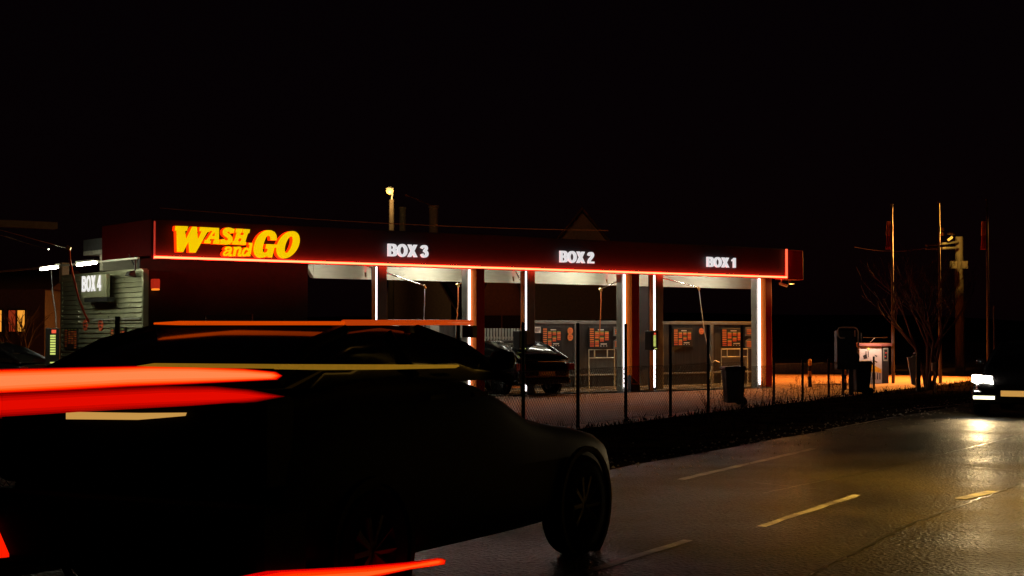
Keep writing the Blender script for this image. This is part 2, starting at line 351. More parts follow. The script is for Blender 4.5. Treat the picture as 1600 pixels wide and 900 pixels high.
# pillars and led strips
def sx(x, d=0): return bl(x, 500, d)[0]
def px_pillar(or0, or1, rd1, ledx0, ledx1, grey0, grey1, left):
    if left:    # flange coloured as led-lit red, led, grey
        MB().prism([(sx(or0), -.12), (sx(or1), .0), (sx(or1), .03), (sx(or0), .03)], lambda a, b: (a, b, 0), lambda a, b: (a, b, zU-.04)).build('pillar_flange', M['orange'], bld)
        MB().box(sx(ledx0)+.027, sx(ledx1)-.027, -.03, .0, .1, zU-.045).build('led_strip', M['led'], bld)
        MB().box(sx(ledx1)+.012, sx(ledx1)+.04, .0, .30, 0, zU-.04).build('pillar_flange', M['board'], bld)
        MB().box(sx(grey0, .3), sx(grey1, .3), .3, .55, 0, 3.5).build('column', M['grey'], bld, bevel=.012)
    else:
        MB().box(sx(ledx0), sx(rd1)-.01, .035, .27, 0, zU-.04).build('column', M['grey'], bld)
        MB().box(sx(ledx0)+.027, sx(ledx1)-.027, -.03, .0, .1, zU-.045).build('led_strip', M['led'], bld)
        MB().prism([(sx(ledx1)+.012, .0), (sx(or1), -.12), (sx(or1), .03), (sx(ledx1)+.012, .03)], lambda a, b: (a, b, 0), lambda a, b: (a, b, zU-.04)).build('pillar_flange', M['orange'], bld)  # orange stands for red cladding lit by the strip
        MB().box(sx(or1)+.004, sx(rd1), -.12, .03, 0, zU-.04).build('pillar', M['red'], bld, bevel=.01)
px_pillar(582, 585, 0, 585.5, 589.5, 591, 604.5, True)
px_pillar(815, 819, 0, 819.5, 823.2, 825, 836, True)
px_pillar(1016, 1019.5, 0, 1020, 1023.8, 1026, 1036.5, True)
px_pillar(735.5, 740, 753, 731, 735, 726, 0, False)
px_pillar(977, 983, 994.5, 973.2, 977, 969, 0, False)
px_pillar(1188.5, 1192, 1201.5, 1184, 1188, 1181, 0, False)
# back walls of the bays
def panelwall(xa, xb, dv):
    a, b = sx(xa, 3), sx(xb, 3)
    MB().box(a, b, 3.02, 3.12, 0, 1.93).build('bay_wall', M['panel'], bld)
    f = MB().box(a-.02, b+.02, 2.99, 3.14, 1.9, 2.0).box(a-.02, a+.06, 2.985, 3.14, 0, 1.895).box(b-.06, b+.02, 2.985, 3.14, 0, 1.895).box(a+.07, b-.07, 2.99, 3.02, .36, .41)
    for x in dv: s = sx(x, 3); f.box(s-.06, s+.06, 2.985, 3.14, 0, 1.895)
    f.build('wall_frame', M['rail'], bld, bevel=.006)
panelwall(600, 730, [668]); panelwall(829, 977, [900]); panelwall(1031, 1184, [1112])
MB().box(sx(996, 3), sx(1018, 3), 3.0, 3.1, 0, 3.07).build('bay_wall', M['dark'], bld)
for i, x in enumerate((600, 612, 672, 712)):
    MB().box(sx(x, 2.97), sx(x, 2.97)+.3, 2.965, 2.985, 1.5, 1.86).build('wall_panel', M['grey'], bld)
# floor slab of the bays, wet
sl = skew(1205, 3.6, -.05, .03, -.3, sx(560), bl(1206, 600, -.3)[0]); sl.build('floor_slab', surf_mat('wet_slab', (.12, .12, .1), (.2, .19, .15), .25, .12, 1.2, .3, 20), bld)
# roof of the fourth box
c0_, c1_ = bl(-25, 345, 8), bl(90, 353, 8)
MB().box(c0_[0], c1_[0], 8, 8.3, c1_[1]-.08, c1_[1]+.1).build('canopy_edge', M['roof'], bld)

# signs ---------------------------------------------------------------
LT = dict(
 W=([(272,110),(392,114),(383,158),(362,158),(374,238),(432,117),(476,118),(486,242),(524,163),(500,160),(508,121),(610,126),(600,168),(576,172),(465,369),(405,366),(397,262),(345,362),(286,360),(281,157),(266,155)], []),
 A=([(612,127),(690,130),(688,248),(698,251),(691,285),(632,283),(638,252),(648,250),(648,238),(606,236),(600,250),(614,252),(606,281),(546,277),(554,246),(572,244),(628,160),(604,158)], [[(650,168),(649,208),(621,206)]]),
 H=([(855,136),(918,138),(910,175),(900,176),(893,198),(925,199),(930,177),(918,175),(926,140),(988,144),(980,181),(968,182),(942,262),(952,263),(946,295),(882,291),(890,258),(900,257),(908,232),(882,230),(872,257),(884,259),(876,291),(815,288),(823,255),(836,254),(862,174),(848,172)], []),
 G=([(1245,250),(1185,248),(1183,215),(1165,203),(1145,215),(1125,260),(1108,320),(1112,360),(1130,370),(1152,358),(1160,330),(1137,328),(1145,285),(1247,289),(1240,320),(1222,322),(1200,414),(1160,412),(1156,400),(1120,415),(1085,419),(1055,410),(1032,385),(1022,350),(1024,310),(1040,255),(1068,205),(1105,170),(1150,151),(1190,152),(1225,170),(1244,205)], []),
)
def stroke(pts, w, n=6):
    # smooth a polyline (Catmull-Rom) and thicken it into one closed outline
    P = [Vector(p) for p in pts]; P = [P[0]*2-P[1]]+P+[P[-1]*2-P[-2]]; c = []
    for i in range(1, len(P)-2):
        for j in range(n):
            t = j/n; a, b, d, e = P[i-1], P[i], P[i+1], P[i+2]
            c.append(.5*((2*b)+(d-a)*t+(2*a-5*b+4*d-e)*t*t+(3*b-a-3*d+e)*t**3))
    c.append(P[-2]); L, R = [], []
    for i, p in enumerate(c):
        t = (c[min(i+1, len(c)-1)]-c[max(i-1, 0)]).normalized(); q = Vector((-t.y, t.x))*w/2; L.append(p+q); R.append(p-q)
    return [tuple(p) for p in L+R[::-1]]
def ell(cx, cy, a, b, k, n=40): return [(cx+a*math.cos(q)-k*b*math.sin(q), cy+b*math.sin(q)) for q in [2*math.pi*i/n for i in range(n)]]
LT['O'] = (ell(1354, 292, 105, 132, .3), [ell(1360, 291, 31, 80, .3, 28)])
LETTERS = [('W', [LT['W']]), ('A', [LT['A']]),
 ('S', [(stroke([(815,176),(802,152),(774,146),(750,160),(752,186),(786,212),(800,238),(786,264),(754,270),(728,258),(722,240)], 42), []), ([(812,132),(840,142),(830,182),(806,172)], []), ([(697,288),(712,240),(736,244),(722,288)], [])]),
 ('H', [LT['H']]),
 ('a', [(stroke([(752,340),(764,322),(790,318),(804,332),(797,362),(789,390),(814,393)], 22), []), (stroke([(797,352),(768,350),(744,366),(738,386),(758,392),(785,374)], 18), [])]),
 ('n', [([(832,311),(864,311),(848,402),(820,402),(836,330),(830,330)], []), (stroke([(850,338),(872,322),(892,322),(893,345),(883,378),(882,392),(906,394)], 22), [])]),
 ('d', [([(978,272),(1014,274),(990,402),(962,402),(986,292),(975,291)], []), (stroke([(976,342),(952,328),(930,346),(918,376),(928,394),(950,390),(970,366)], 21), [])]),
 ('G', [LT['G']]), ('O', [LT['O']])]
def zp(cx, cy): return 230+cx/6.154, 335+cy/6.154
sg = bthing('illuminated_sign', 'glowing yellow WASH and GO lettering in slanted slab capitals on the black fascia', 'sign', bl(370, 380)[0], -.2, 3.4)
for nm, pieces in LETTERS:
    front = MB(); side = MB()
    for q, (poly, holes) in enumerate(pieces):
        e_ = .002*q
        P2 = [bl(*zp(*p), -.2) for p in poly]; H2 = [[bl(*zp(*p), -.2) for p in h] for h in holes]
        front.prism(P2, lambda a, b: (a, -.21-e_, b), lambda a, b: (a, -.195, b), H2)
        side.prism(P2, lambda a, b: (a, -.193, b), lambda a, b: (a, -.06, b), H2)
    f = front.build('letter', M['yellow'], sg); side.build('letter_side', M['letter_side'], f)
GL = {
 'B': (.75, [([(0,0),(.44,0),(.58,.03),(.69,.12),(.72,.27),(.69,.42),(.57,.52),(.66,.62),(.68,.74),(.65,.88),(.55,.97),(.42,1),(0,1)], [[(.22,.17),(.38,.17),(.47,.21),(.49,.29),(.46,.37),(.38,.42),(.22,.42)], [(.22,.6),(.36,.6),(.44,.64),(.455,.72),(.43,.8),(.36,.83),(.22,.83)]])]),
 'O': (.84, [([(.4+.41*math.cos(a), .5+.52*math.sin(a)) for a in [k*math.pi/18 for k in range(36)]], [[(.4+.19*math.cos(a), .5+.33*math.sin(a)) for a in [k*math.pi/14 for k in range(28)]]])]),
 'X': (.78, [([(0,0),(.25,0),(.38,.25),(.52,0),(.77,0),(.51,.5),(.75,1),(.5,1),(.385,.74),(.27,1),(.02,1),(.26,.5)], [])]),
 ' ': (.28, []),
 '1': (.5, [([(.2,0),(.42,0),(.42,1),(.26,1),(.2,.9),(.05,.82),(.05,.65),(.2,.71)], [])]),
 '2': (.6, [([tuple(p) for p in stroke([(.1,.68),(.16,.85),(.3,.9),(.44,.85),(.47,.7),(.36,.5),(.2,.32),(.13,.16)], .2)], []), ([(.02,0),(.6,0),(.6,.17),(.02,.17)], [])]),
 '3': (.6, [([tuple(p) for p in stroke([(.08,.74),(.16,.87),(.3,.91),(.44,.85),(.45,.68),(.34,.56),(.25,.54)], .19)], []), ([tuple(p) for p in stroke([(.26,.54),(.4,.5),(.5,.36),(.48,.18),(.34,.09),(.18,.11),(.09,.27)], .2)], [])]),
 '4': (.62, [([(.34,0),(.54,0),(.54,.2),(.64,.2),(.64,.37),(.54,.37),(.54,1),(.34,1),(0,.38),(0,.2),(.34,.2)], [[(.34,.37),(.34,.7),(.17,.37)]])]),
}
def lettering(body, parent, f, w, h, depth, m, name='letter'):
    tot = sum(GL[c][0] for c in body); x = 0
    for c in body:
        if GL[c][1]:
            mb = MB()
            for q, (poly, holes) in enumerate(GL[c][1]):
                fx = lambda p: ((x+p[0])/tot*w, p[1]*h)
                mb.prism([fx(p) for p in poly], lambda a, b: f(a, b, depth+.003*q), lambda a, b: f(a, b, 0), [[fx(p) for p in hh] for hh in holes])
            mb.build(name, m, parent)
        x += GL[c][0]
for i, (a, b, y0, y1, n) in enumerate(((603, 665.5, 381, 400.5, 3), (871.5, 924.5, 392, 410, 2), (1101, 1146.5, 401.5, 417, 1))):
    s0 = bl(a, 390)[0]; s1 = bl(b, 390)[0]; xm = (a+b)/2; z1 = bl(a, y0)[1]; z0 = bl(a, y1)[1]
    root = bthing('box_sign', 'white glowing %s lettering on the fascia above the %s wash bay' % ('BOX %d' % n, ['left', 'middle', 'right'][i]), 'sign', s0, -.1, z0, 'numbered bay signs')
    lettering('BOX %d' % n, root, lambda u, v, w_: (s0+u, -.06-w_, z0+v), s1-s0, z1-z0, .06, M['white_letter'])
# BOX 4 projecting sign
s4 = sL-.35; da, zb = bs(165.5, 464, s4); db, zt4 = bs(127, 433, s4)
root = bthing('box_sign', 'white glowing BOX 4 lettering on a grey panel mounted on the side wall', 'sign', s4, da, zb, 'numbered bay signs')
MB().box(s4, s4+.1, da, db, zb, bs(165.5, 428, s4)[1]).build('sign_panel', M['siding'], root, bevel=.01)
MB().box(s4+.02, s4+.2, da-.02, db-.15, zb-.1, zb-.003).build('sign_base', M['black'], root)
dA, zA = bs(129, 456, s4); dB, zB = bs(158.5, 456, s4); 
lettering('BOX 4', root, lambda u, v, w_: (s4-.01-w_, dA-u, zA+v), dA-dB, .37, .012, M['white_letter'])
# menu boards
def board(pts, s0, s1, z0, z1, d, label, big=True):
    root = bthing('menu_board', label, 'price board', s0, d, z0, 'wash programme boards')
    MB().box(s0, s1, d-.05, d, z0, z1).build('board', M['board'], root, bevel=.008)
    w = s1-s0; h = z1-z0; cols = {'b_or': MB(), 'b_rd': MB(), 'b_gr': MB(), 'b_wh': MB()}
    for k in range(9):
        z = z1-h*(.1+.098*k); cols['b_or' if k < 7 else 'b_rd'].box(s0+w*.03, s0+w*.22, d-.056, d-.051, z-h*.028, z+h*.028)
    for x0, a, b in ((.28, .2, .55), (.28, .6, .93), (.52, .2, .4), (.52, .46, .7), (.76, .2, .64)):
        cols['b_gr'].box(s0+w*x0, s0+w*(x0+.18), d-.056, d-.051, z1-h*(a+.04), z1-h*a)
        n = max(2, round((b-a)/.11))
        for j in range(n):
            q0 = a+.05+(b-a-.05)*j/n; q1 = a+.05+(b-a-.05)*(j+.82)/n
            cols['b_or' if j % 2 == 0 else 'b_rd'].box(s0+w*x0, s0+w*(x0+.18), d-.056, d-.051, z1-h*q1, z1-h*q0)
    cols['b_wh'].box(s0+w*.42, s0+w*.7, d-.056, d-.051, z1-h*.155, z1-h*.1).box(s0+w*.55, s0+w*.85, d-.056, d-.051, z1-h*.82, z1-h*.77)
    for q in (.56, .7, .84): cols['b_wh'].box(s0+w*q-.02, s0+w*q+.02, d-.056, d-.051, z1-h*.9, z1-h*.87)
    for k_, nm in (('b_or', 'orange_rows'), ('b_rd', 'red_rows'), ('b_gr', 'green_rows'), ('b_wh', 'title_strip')): cols[k_].build('print', M[k_], root)
for (a, b, y0, y1, lb) in ((846, 876, 511, 544, 'black programme board with orange rows on the middle bay wall, above the parked car'), (919, 951, 511, 544.5, 'black programme board with orange rows above the middle bay mat rack'),
        (1050.5, 1079.5, 513, 541.5, 'black programme board with orange rows on the right bay wall, beside the orange disc'), (1126, 1158.5, 513, 543, 'black programme board with orange rows above the right bay mat rack')):
    s0, z1 = bl(a, y0, 2.97); s1, _ = bl(b, y0, 2.97); z0 = bl(a, y1, 2.97)[1]; board(None, s0, s1, z0, z1, 2.97, lb)
# box 4 boards (seen on the side wall)
for (a, b, y0, y1, lb) in ((103, 123, 512, 545, 'narrow programme board with faint orange rows left of the red discs on the side wall'), (175, 198, 511, 550, 'tall programme board with orange rows right of the red discs on the side wall')):
    dd0, z1 = bs(b, y0, sL-.05); dd1, _ = bs(a, y0, sL-.05); z0 = bs(a, y1, sL-.05)[1]
    root = thing('menu_board', lb, 'price board', B0+D1*(sL-.05)+D2*dd1+Vector((0, 0, z0)), BYAW-math.pi/2, 'wash programme boards')
    w = dd1-dd0; h = z1-z0; MB().box(0, w, -.04, .0, 0, h).build('board', M['board'], root)
    cc = {'b_or': MB(), 'b_rd': MB(), 'b_gr': MB()}
    for q, x0 in enumerate((.05, .32, .55, .78)):
        for j in range(8 if q in (0, 3) else 6):
            z = h*(.9-.105*j-(.06 if q else 0)); cc['b_or' if (j+q) % 3 else 'b_rd'].box(w*x0, w*(x0+.17), -.046, -.041, z-h*.07, z)
        cc['b_gr'].box(w*x0, w*(x0+.15), -.046, -.041, h*.91, h*.94)
    for k_, nm in (('b_or', 'orange_rows'), ('b_rd', 'red_rows'), ('b_gr', 'title_strip')): cc[k_].build('print', M[k_], root)
# round discs
def disc_b(x, y, r, m, lb):
    s, z = bl(x, y, 2.97); o = bthing('round_sign', lb, 'sign', s, 2.97, z, 'round wall signs')
    MB().lathe([(0, 0), (r, 0), (r, -.02), (0, -.02)], (s, 2.97, z), 'y', 28).build('disc', m, o)
    MB().box(s-r*.5, s+r*.5, 2.944, 2.949, z+.015, z+.04).box(s-r*.4, s+r*.4, 2.944, 2.949, z-.045, z-.02).build('print', M['b_rd'], o)
disc_b(890.5, 517, .1, M['b_or'], 'upper orange disc of the pair on the middle bay divider')
disc_b(890.5, 527, .1, M['b_or'], 'lower orange disc of the pair on the middle bay divider')
disc_b(1095.5, 517.5, .1, M['b_or'], 'single orange disc on the divider of the right bay wall')
for x, lb in ((133.5, 'red disc on the side wall nearer the small programme board'), (157.5, 'red disc on the side wall nearer the tall programme board')):
    d, z = bs(x, 508, sL-.05); o = bthing('round_sign', lb, 'sign', sL-.05, d, z, 'round wall signs')
    MB().lathe([(0, 0), (.14, 0), (.14, -.02), (0, -.02)], (sL-.04, d, z), 'x', 28).build('disc', mat('disc_red', (.8, .12, .05), .5), o)
    MB().box(sL-.068, sL-.062, d-.07, d+.07, z+.02, z+.05).box(sL-.068, sL-.062, d-.06, d+.06, z-.05, z-.02).build('print', M['dark'], o)
# small information panels
for i, (a, b, y0, y1, shape, lb) in enumerate(((957.5, 971.5, 510.5, 525, 0, 'square grey notice with orange print, upper one beside the middle bay pillar'), (957.5, 971.5, 529, 545, 1, 'grey notice with arched top, lower one beside the middle bay pillar'),
        (1163.5, 1177, 511, 525, 0, 'square grey notice with orange print, upper one beside the right bay pillar'), (1163.5, 1177, 529, 545, 1, 'grey notice with arched top, lower one beside the right bay pillar'), (834, 843.5, 510.5, 520, 2, 'small white paper notice on the middle bay wall'))):
    s0, z1 = bl(a, y0, 2.97); s1 = bl(b, y0, 2.97)[0]; z0 = bl(a, y1, 2.97)[1]; o = bthing('notice', lb, 'notice', s0, 2.97, z0, 'notices on the bay walls')
    w = s1-s0; h = z1-z0
    poly = [(s0, z0), (s1, z0), (s1, z1-(.08 if shape == 1 else 0)), (s0+w*.6, z1), (s0+w*.4, z1), (s0, z1-(.08 if shape == 1 else 0))]
    MB().prism(poly, lambda p, q: (p, 2.93, q), lambda p, q: (p, 2.955, q)).build('panel', M['b_wh'] if shape == 2 else M['rail'], o)
    mm = MB()
    for j in range(3): mm.box(s0+w*.15, s1-w*(.15 if j < 2 else .35), 2.922, 2.928, z1-h*(.38+.2*j), z1-h*(.28+.2*j))
    mm.build('print', M['dark'] if shape == 2 else M['b_or'], o)
# payment terminals
def terminal(s, d, z0, z1, lb):
    o = bthing('payment_terminal', lb, 'payment terminal', s, d, z0, 'payment terminals')
    MB().box(s-.13, s+.13, d-.16, d+.12, z0, z1).build('housing', M['black'], o, bevel=.015)
    MB().box(s+.135, s+.33, d-.05, d+.15, z0+.15, z1+.02).build('side_box', M['grey'], o, bevel=.01)
    h = z1-z0; k = MB(); r = MB()
    for i in range(9): k.box(s-.06, s+.02, d-.172, d-.161, z1-h*(.28+.065*i), z1-h*(.235+.065*i))
    r.box(s-.04, s+.02, d-.172, d-.161, z1-h*.2, z1-h*.1); k.box(s-.02, s+.07, d-.172, d-.161, z0+h*.06, z0+h*.1)
    k.build('keys', M['b_key'], o); r.build('display', M['b_keyr'], o)
s_, z1_ = bl(1017.5, 517, -.1); terminal(s_, -.1, bl(1017.5, 547, -.1)[1], z1_, 'black payment terminal with lit yellow keys on the right bay post')
s_, z1_ = bl(812, 517, -.1); terminal(s_, -.1, bl(812, 547, -.1)[1], z1_, 'black payment terminal with lit yellow keys on the middle bay post, above the parked car')
p = at_depth(82, 514, 30); o = thing('payment_terminal', 'dark payment pillar with lit yellow keys at the far left of the side wall', 'payment terminal', (p.x, 36, 0), .3, 'payment terminals')
p = at_depth(82, 514, 36); o.location = (p.x, 36, 0)
MB().box(-.16, .16, -.1, .1, 0, p.z+.02).build('housing', M['black'], o, bevel=.01)
k = MB(); 
for i in range(8): k.box(-.05, .07, -.112, -.101, p.z-.14-.06*i-.04, p.z-.14-.06*i)
k.box(-.05, .07, -.112, -.101, p.z-.8, p.z-.77); k.build('keys', M['b_key'], o); MB().box(-.02, .08, -.112, -.101, p.z-.1, p.z-.02).build('display', M['b_keyr'], o)
# hose booms
def boom(lb, pts, hose, dd, mh, lance=None, armr=.018):
    P = [(*bl(x, y, d), d) for x, y, d in pts]; P = [Vector((a, d, z)) for a, z, d in P]
    o = bthing('hose_boom', lb, 'hose boom', P[0].x, P[0].y, P[0].z, 'overhead hose booms')
    MB().tube(P, armr, 8).build('arm', M['chrome'], o, smooth=True)
    q = P[-1]; MB().tube([q+Vector((-.04, 0, .02)), q+Vector((.02, 0, -.06))], .035, 8).build('swivel', M['brass'], o)
    H = [Vector((bl(x, y, d)[0], d, bl(x, y, d)[1])) for x, y, d in hose]; MB().tube([q]+H, .014, 6).build('hose', mh, o, smooth=True)
    if lance:
        Lp = [Vector((bl(x, y, d)[0], d, bl(x, y, d)[1])) for x, y, d in lance]; MB().tube(Lp, .02, 6).build('lance', M['tubeframe'], o)
boom('long overhead boom with grey hose in the left bay', [(568, 414, .6), (664, 447, 1.6)], [(663.5, 470, 1.6), (662, 505, 1.6), (661, 540, 1.6)], 0, M['hose_gr'])
boom('short overhead boom with orange hose near the left bay red pillar', [(730, 438, .7), (716, 444.5, 1.4)], [(716, 470, 1.4), (714, 500, 1.4), (713, 530, 1.4)], 0, M['hose_or'])
boom('thin overhead boom folded behind the left post of the middle bay', [(806, 425, .6), (820, 450, 1.4)], [(823, 470, 1.4), (828, 500, 1.4)], 0, M['hose_gr'])
boom('overhead boom with hanging orange hose in the middle bay', [(972, 436, .7), (939, 452, 1.6)], [(939, 470, 1.6), (938, 500, 1.6), (936, 530, 1.6)], 0, M['hose_or'])
boom('long overhead boom with slanting grey hose and lance in the right bay', [(1030, 433, .6), (1092, 449.5, 1.5)], [(1095, 475, 1.5), (1100, 515, 1.5), (1106, 545, 1.5), (1112, 568, 1.5), (1117, 563, 1.5), (1124, 566, 1.6)], 0, M['hose_gr'], [(1112, 572, 1.5), (1105, 606, 1.5)])
# booms of the fourth box at the left
o = thing('hose_boom', 'pair of long thin booms with a red hose hanging in front of the side wall', 'hose boom', at_depth(108, 388, 32), 0, 'overhead hose booms', at_depth(108, 388, 32))
MB().tube([at_depth(-30, 350, 34), at_depth(108, 388, 32)], .018, 8).tube([at_depth(-30, 358, 34), at_depth(76, 389.5, 33)], .014, 6).build('arm', M['chrome'], o)
MB().tube([at_depth(104, 386, 32), at_depth(110, 389, 32)], .04, 8).build('swivel', M['brass'], o)
MB().tube([at_depth(108, 388, 32), at_depth(109, 405, 32), at_depth(115, 435, 32.3), at_depth(124, 470, 32.6), at_depth(133, 492, 32.8), at_depth(139, 503, 33)], .022, 6).build('hose', M['hose_rd'], o, smooth=True)
o = thing('hanging_hose', 'thin grey hose hanging at the far end of the side wall', 'hose', at_depth(80, 422, 37), 0, off=at_depth(80, 422, 37))
MB().tube([at_depth(80, 420, 37), at_depth(82, 455, 37), at_depth(87, 490, 37), at_depth(88, 515, 37)], .013, 6).build('hose', M['hose_gr'], o)
# fluorescent fittings
def fitting(loc, yaw, L_, lb, pitch=0, r=.04, es='tube_bay'):
    o = thing('ceiling_light', lb, 'ceiling light', loc, yaw, 'fluorescent tubes'); o.rotation_euler = (0, pitch, yaw)
    MB().box(-L_/2, L_/2, -.05, .05, .02, .06).build('fixture', M['grey'], o)
    MB().tube([(-L_/2+.03, 0, -.02), (L_/2-.03, 0, -.02)], r, 8).build('tube', M[es], o, smooth=True)
pA, pB = at_depth(64, 419.5, 36), at_depth(90, 416, 34.5); v = pB-pA
fitting((pA+pB)/2, math.atan2(v.y, v.x), v.length, 'lit fluorescent tube at the far left of the fourth box canopy', -math.asin(v.z/v.length), .03, 'tube')
pA, pB = at_depth(121, 412.5, 34.5), at_depth(150, 409, 33); v = pB-pA
fitting((pA+pB)/2, math.atan2(v.y, v.x), v.length, 'lit fluorescent tube above the end of the BOX 4 sign', -math.asin(v.z/v.length), .03, 'tube')
for i, (xx, d) in enumerate(((520, 1.7), (650, 1.6), (690, 2.2), (780, 1.6), (880, 1.6), (930, 2.2), (1010, 1.7), (1075, 1.5), (1140, 2.0))):
    s = bl(xx, 400, d)[0]; lb = ['short of the left bay, left end of the beam', 'over the left bay, left of its two', 'over the left bay, right of its two', 'between left and middle bays', 'over the middle bay, left of its two', 'over the middle bay, right of its two', 'between middle and right bays', 'over the right bay, left of its two', 'over the right bay, right of its two'][i]
    fitting(B0+D1*s+D2*d+Vector((0, 0, 3.46)), BYAW, 1.2, 'fluorescent tube under the soffit '+lb)
# floodlight bracket and wall lamp
d, z = bs(211, 424, sL-.1); o = bthing('floodlight', 'black floodlight on a bracket at the top of the side wall', 'floodlight', sL-.1, d, z)
MB().tube([(sL-.1, d, z+.35), (sL-.1, d, z+.02)], .022, 8).tube([(sL-.1, d+.35, z+.4), (sL-.12, d+.02, z+.15)], .015, 6).build('bracket', M['black'], o)
MB().loft([[(sL-.3, d-.1, z-.1), (sL-.1, d-.1, z-.14), (sL-.1, d+.12, z-.14), (sL-.3, d+.12, z-.1)], [(sL-.26, d-.07, z-.01), (sL-.13, d-.07, z+.02), (sL-.13, d+.09, z+.02), (sL-.26, d+.09, z-.01)]]).build('lamp_body', M['black'], o, bevel=.01)
s, z = bl(242.5, 444, .9); o = bthing('wall_lamp', 'small square red alarm lamp on the dark wall under the left end of the fascia', 'lamp', s, .9, z)
MB().box(s-.08, s+.08, .8, .98, z-.1, z+.12).build('lens', glow('lamp_red', (.62, .03, .01), .55), o, bevel=.02); MB().box(s-.06, s+.06, .79, .97, z-.14, z-.103).build('beacon', glow('lamp_orange', (1, .25, .02), 1.2), o)
# security camera at the right end
s, z = bl(1221, 446, .1); o = bthing('security_camera', 'small white camera hanging under the right end of the fascia', 'camera', s, .1, z)
MB().tube([(s-.02, .1, z+.2), (s, .1, z+.05)], .02, 8).build('bracket', M['b_wh'], o); MB().tube([(s-.02, .15, z+.06), (s+.06, -.08, z-.02)], .045, 10).build('housing', M['b_wh'], o)
fl = bpy.data.lights.new('added_flood', 'SPOT'); fl.energy = 260; fl.color = (1, .36, .08); fl.spot_size = math.radians(100); fl.spot_blend = 1; fl.shadow_soft_size = .12
o = bthing('floodlight', 'small added amber floodlight under the lower right corner of the fascia', 'floodlight', sR+.1, -.2, 3.12)  # floodlight added to warm the paving
MB().box(sR+.02, sR+.2, -.26, -.14, 3.12, 3.21).build('lamp_body', M['black'], o, bevel=.01); MB().box(sR+.04, sR+.18, -.25, -.15, 3.105, 3.118).build('lens', glow('added_flood_lens', (1, .45, .12), 1.5), o)
fo = bpy.data.objects.new('added_flood', fl); COL.objects.link(fo); fo.parent = o; fo.location = (0, 0, -.05)
tgt = on_ground(1060, 640)-(B0+D1*(sR+.1)-D2*.2+Vector((0, 0, 3.07))); fo.rotation_euler = Vector((tgt.dot(D1), tgt.dot(D2), tgt.z)).to_track_quat('-Z', 'Y').to_euler()
# mat racks
def rack(x0, x1, y0, y1, d, lb):
    s0, zt_ = bl(x0, y0, d); s1 = bl(x1, y0, d)[0]; o = bthing('mat_rack', lb, 'rack', s0, d, 0, 'mat racks'); zm = zt_-.24; w = s1-s0
    f = MB().tube([(s0, d, 0), (s0, d, zt_), (s1, d, zt_), (s1, d, 0)], .018, 6).tube([(s0, d, zm), (s1, d, zm)], .018, 6).tube([(s0, d, .4), (s1, d, .4)], .012, 6)
    for q in (.22, .72): f.tube([(s0+w*q, d, zm), (s0+w*q, d, zt_)], .018, 6)
    f.build('frame', M['tubeframe'], o); g = MB()
    for i in range(1, 20): g.tube([(s0+w*i/20, d+.02, .4), (s0+w*i/20, d+.02, zm)], .004, 4)
    for i in range(1, 18): g.tube([(s0, d+.025, .4+(zm-.4)*i/18), (s1, d+.025, .4+(zm-.4)*i/18)], .004, 4)
    g.build('wire_grid', M['rail'], o)
rack(920, 960, 546.5, 600, 2.6, 'tubular mat rack with wire grid in the middle bay'); rack(1127, 1168, 545.5, 600, 2.6, 'tubular mat rack with wire grid in the right bay')
# warning wedge at the middle pillar
s, z = bl(986, 612, -.25); o = bthing('warning_wedge', 'black wedge with orange dotted hazard triangle at the foot of the middle pillar', 'warning sign', s, -.25, 0)
s2 = bl(1000, 612, -.25)[0]
MB().prism([(s, .03), (s2, .03), (s2, .2), (s, .46)], lambda a, b: (a, -.25, b), lambda a, b: (a, -.1, b)).build('wedge', M['blk'], o)
tr = [(s+.02, .23), (s2-.02, .22), (s+.02, .44)]; dt = MB()
for i in range(3):
    a, b = Vector(tr[i]), Vector(tr[(i+1) % 3])
    for j in range(7): c = a.lerp(b, j/7); dt.box(c.x-.012, c.x+.012, -.262, -.252, c.y-.012, c.y+.012)
dt.build('dots', M['b_or'], o)
# slat fence behind, between the bays
o = bthing('slat_fence', 'pale vertical slat fence between the left and middle bays', 'fence', sx(754, 3.6), 3.6, 0)
a, b = sx(753, 3.6), sx(822, 3.6); n = 15; sl_ = MB(); zt_ = bl(780, 513, 3.6)[1]
for i in range(n+1): s = a+(b-a)*i/n; sl_.box(s-.025, s+.025, 3.58, 3.62, .1, zt_)
sl_.build('slats', M['grey'], o); MB().box(a, b, 3.625, 3.66, .3, .36).box(a, b, 3.625, 3.66, zt_-.3, zt_-.24).build('rail', M['grey'], o)

# ------------------------------------------------------------------ roadside fence
posts = [-18.4, -15.3, -12.4, -10.25, -8.1, -6.06, -4.08, -2.1, 0, 2.0, 4.0]
def chain(ts, h, lb, name='chain_link_fence', tops=None):
    p0 = rd(ts[0], 0); o = thing(name, lb, 'fence', p0, 0, off=p0)
    for t in ts: c = rd(t, 0); MB().tube([c, c+Vector((0, 0, h+.05))], .03, 8).build('post', M['post'], o)
    w = MB(); s = .085
    for i in range(len(ts)-1):
        a, b = ts[i], ts[i+1]; Wd = b-a; z0 = .06; z1 = h-.05 if tops is None else tops; Hh = z1-z0
        k = -Hh
        while k < Wd:
            for sg_ in (0, 1):
                x0 = max(k, 0); x1 = min(k+Hh, Wd); y0 = x0-k; y1 = x1-k
                if sg_: y0, y1 = Hh-y0, Hh-y1
                P, Q = rd(a+x0, .03+.006*sg_, z0+y0), rd(a+x1, .03+.006*sg_, z0+y1)
                w.tube([P, Q], .0030, 3, cap=False)
            k += s
        for z in (z0, z1): w.tube([rd(a, .03, z), rd(b, .03, z)], .004, 4)
    w.build('wire_mesh', M['wire'], o)
    return o
chain(posts, 1.74, 'tall chain-link fence on slim black posts between the wash lot and verge', tops=1.0)
chain([4.02, 6.1, 8.2, 10.3, 12.4, 14.5], .93, 'low chain-link fence of black posts running towards the bare tree')
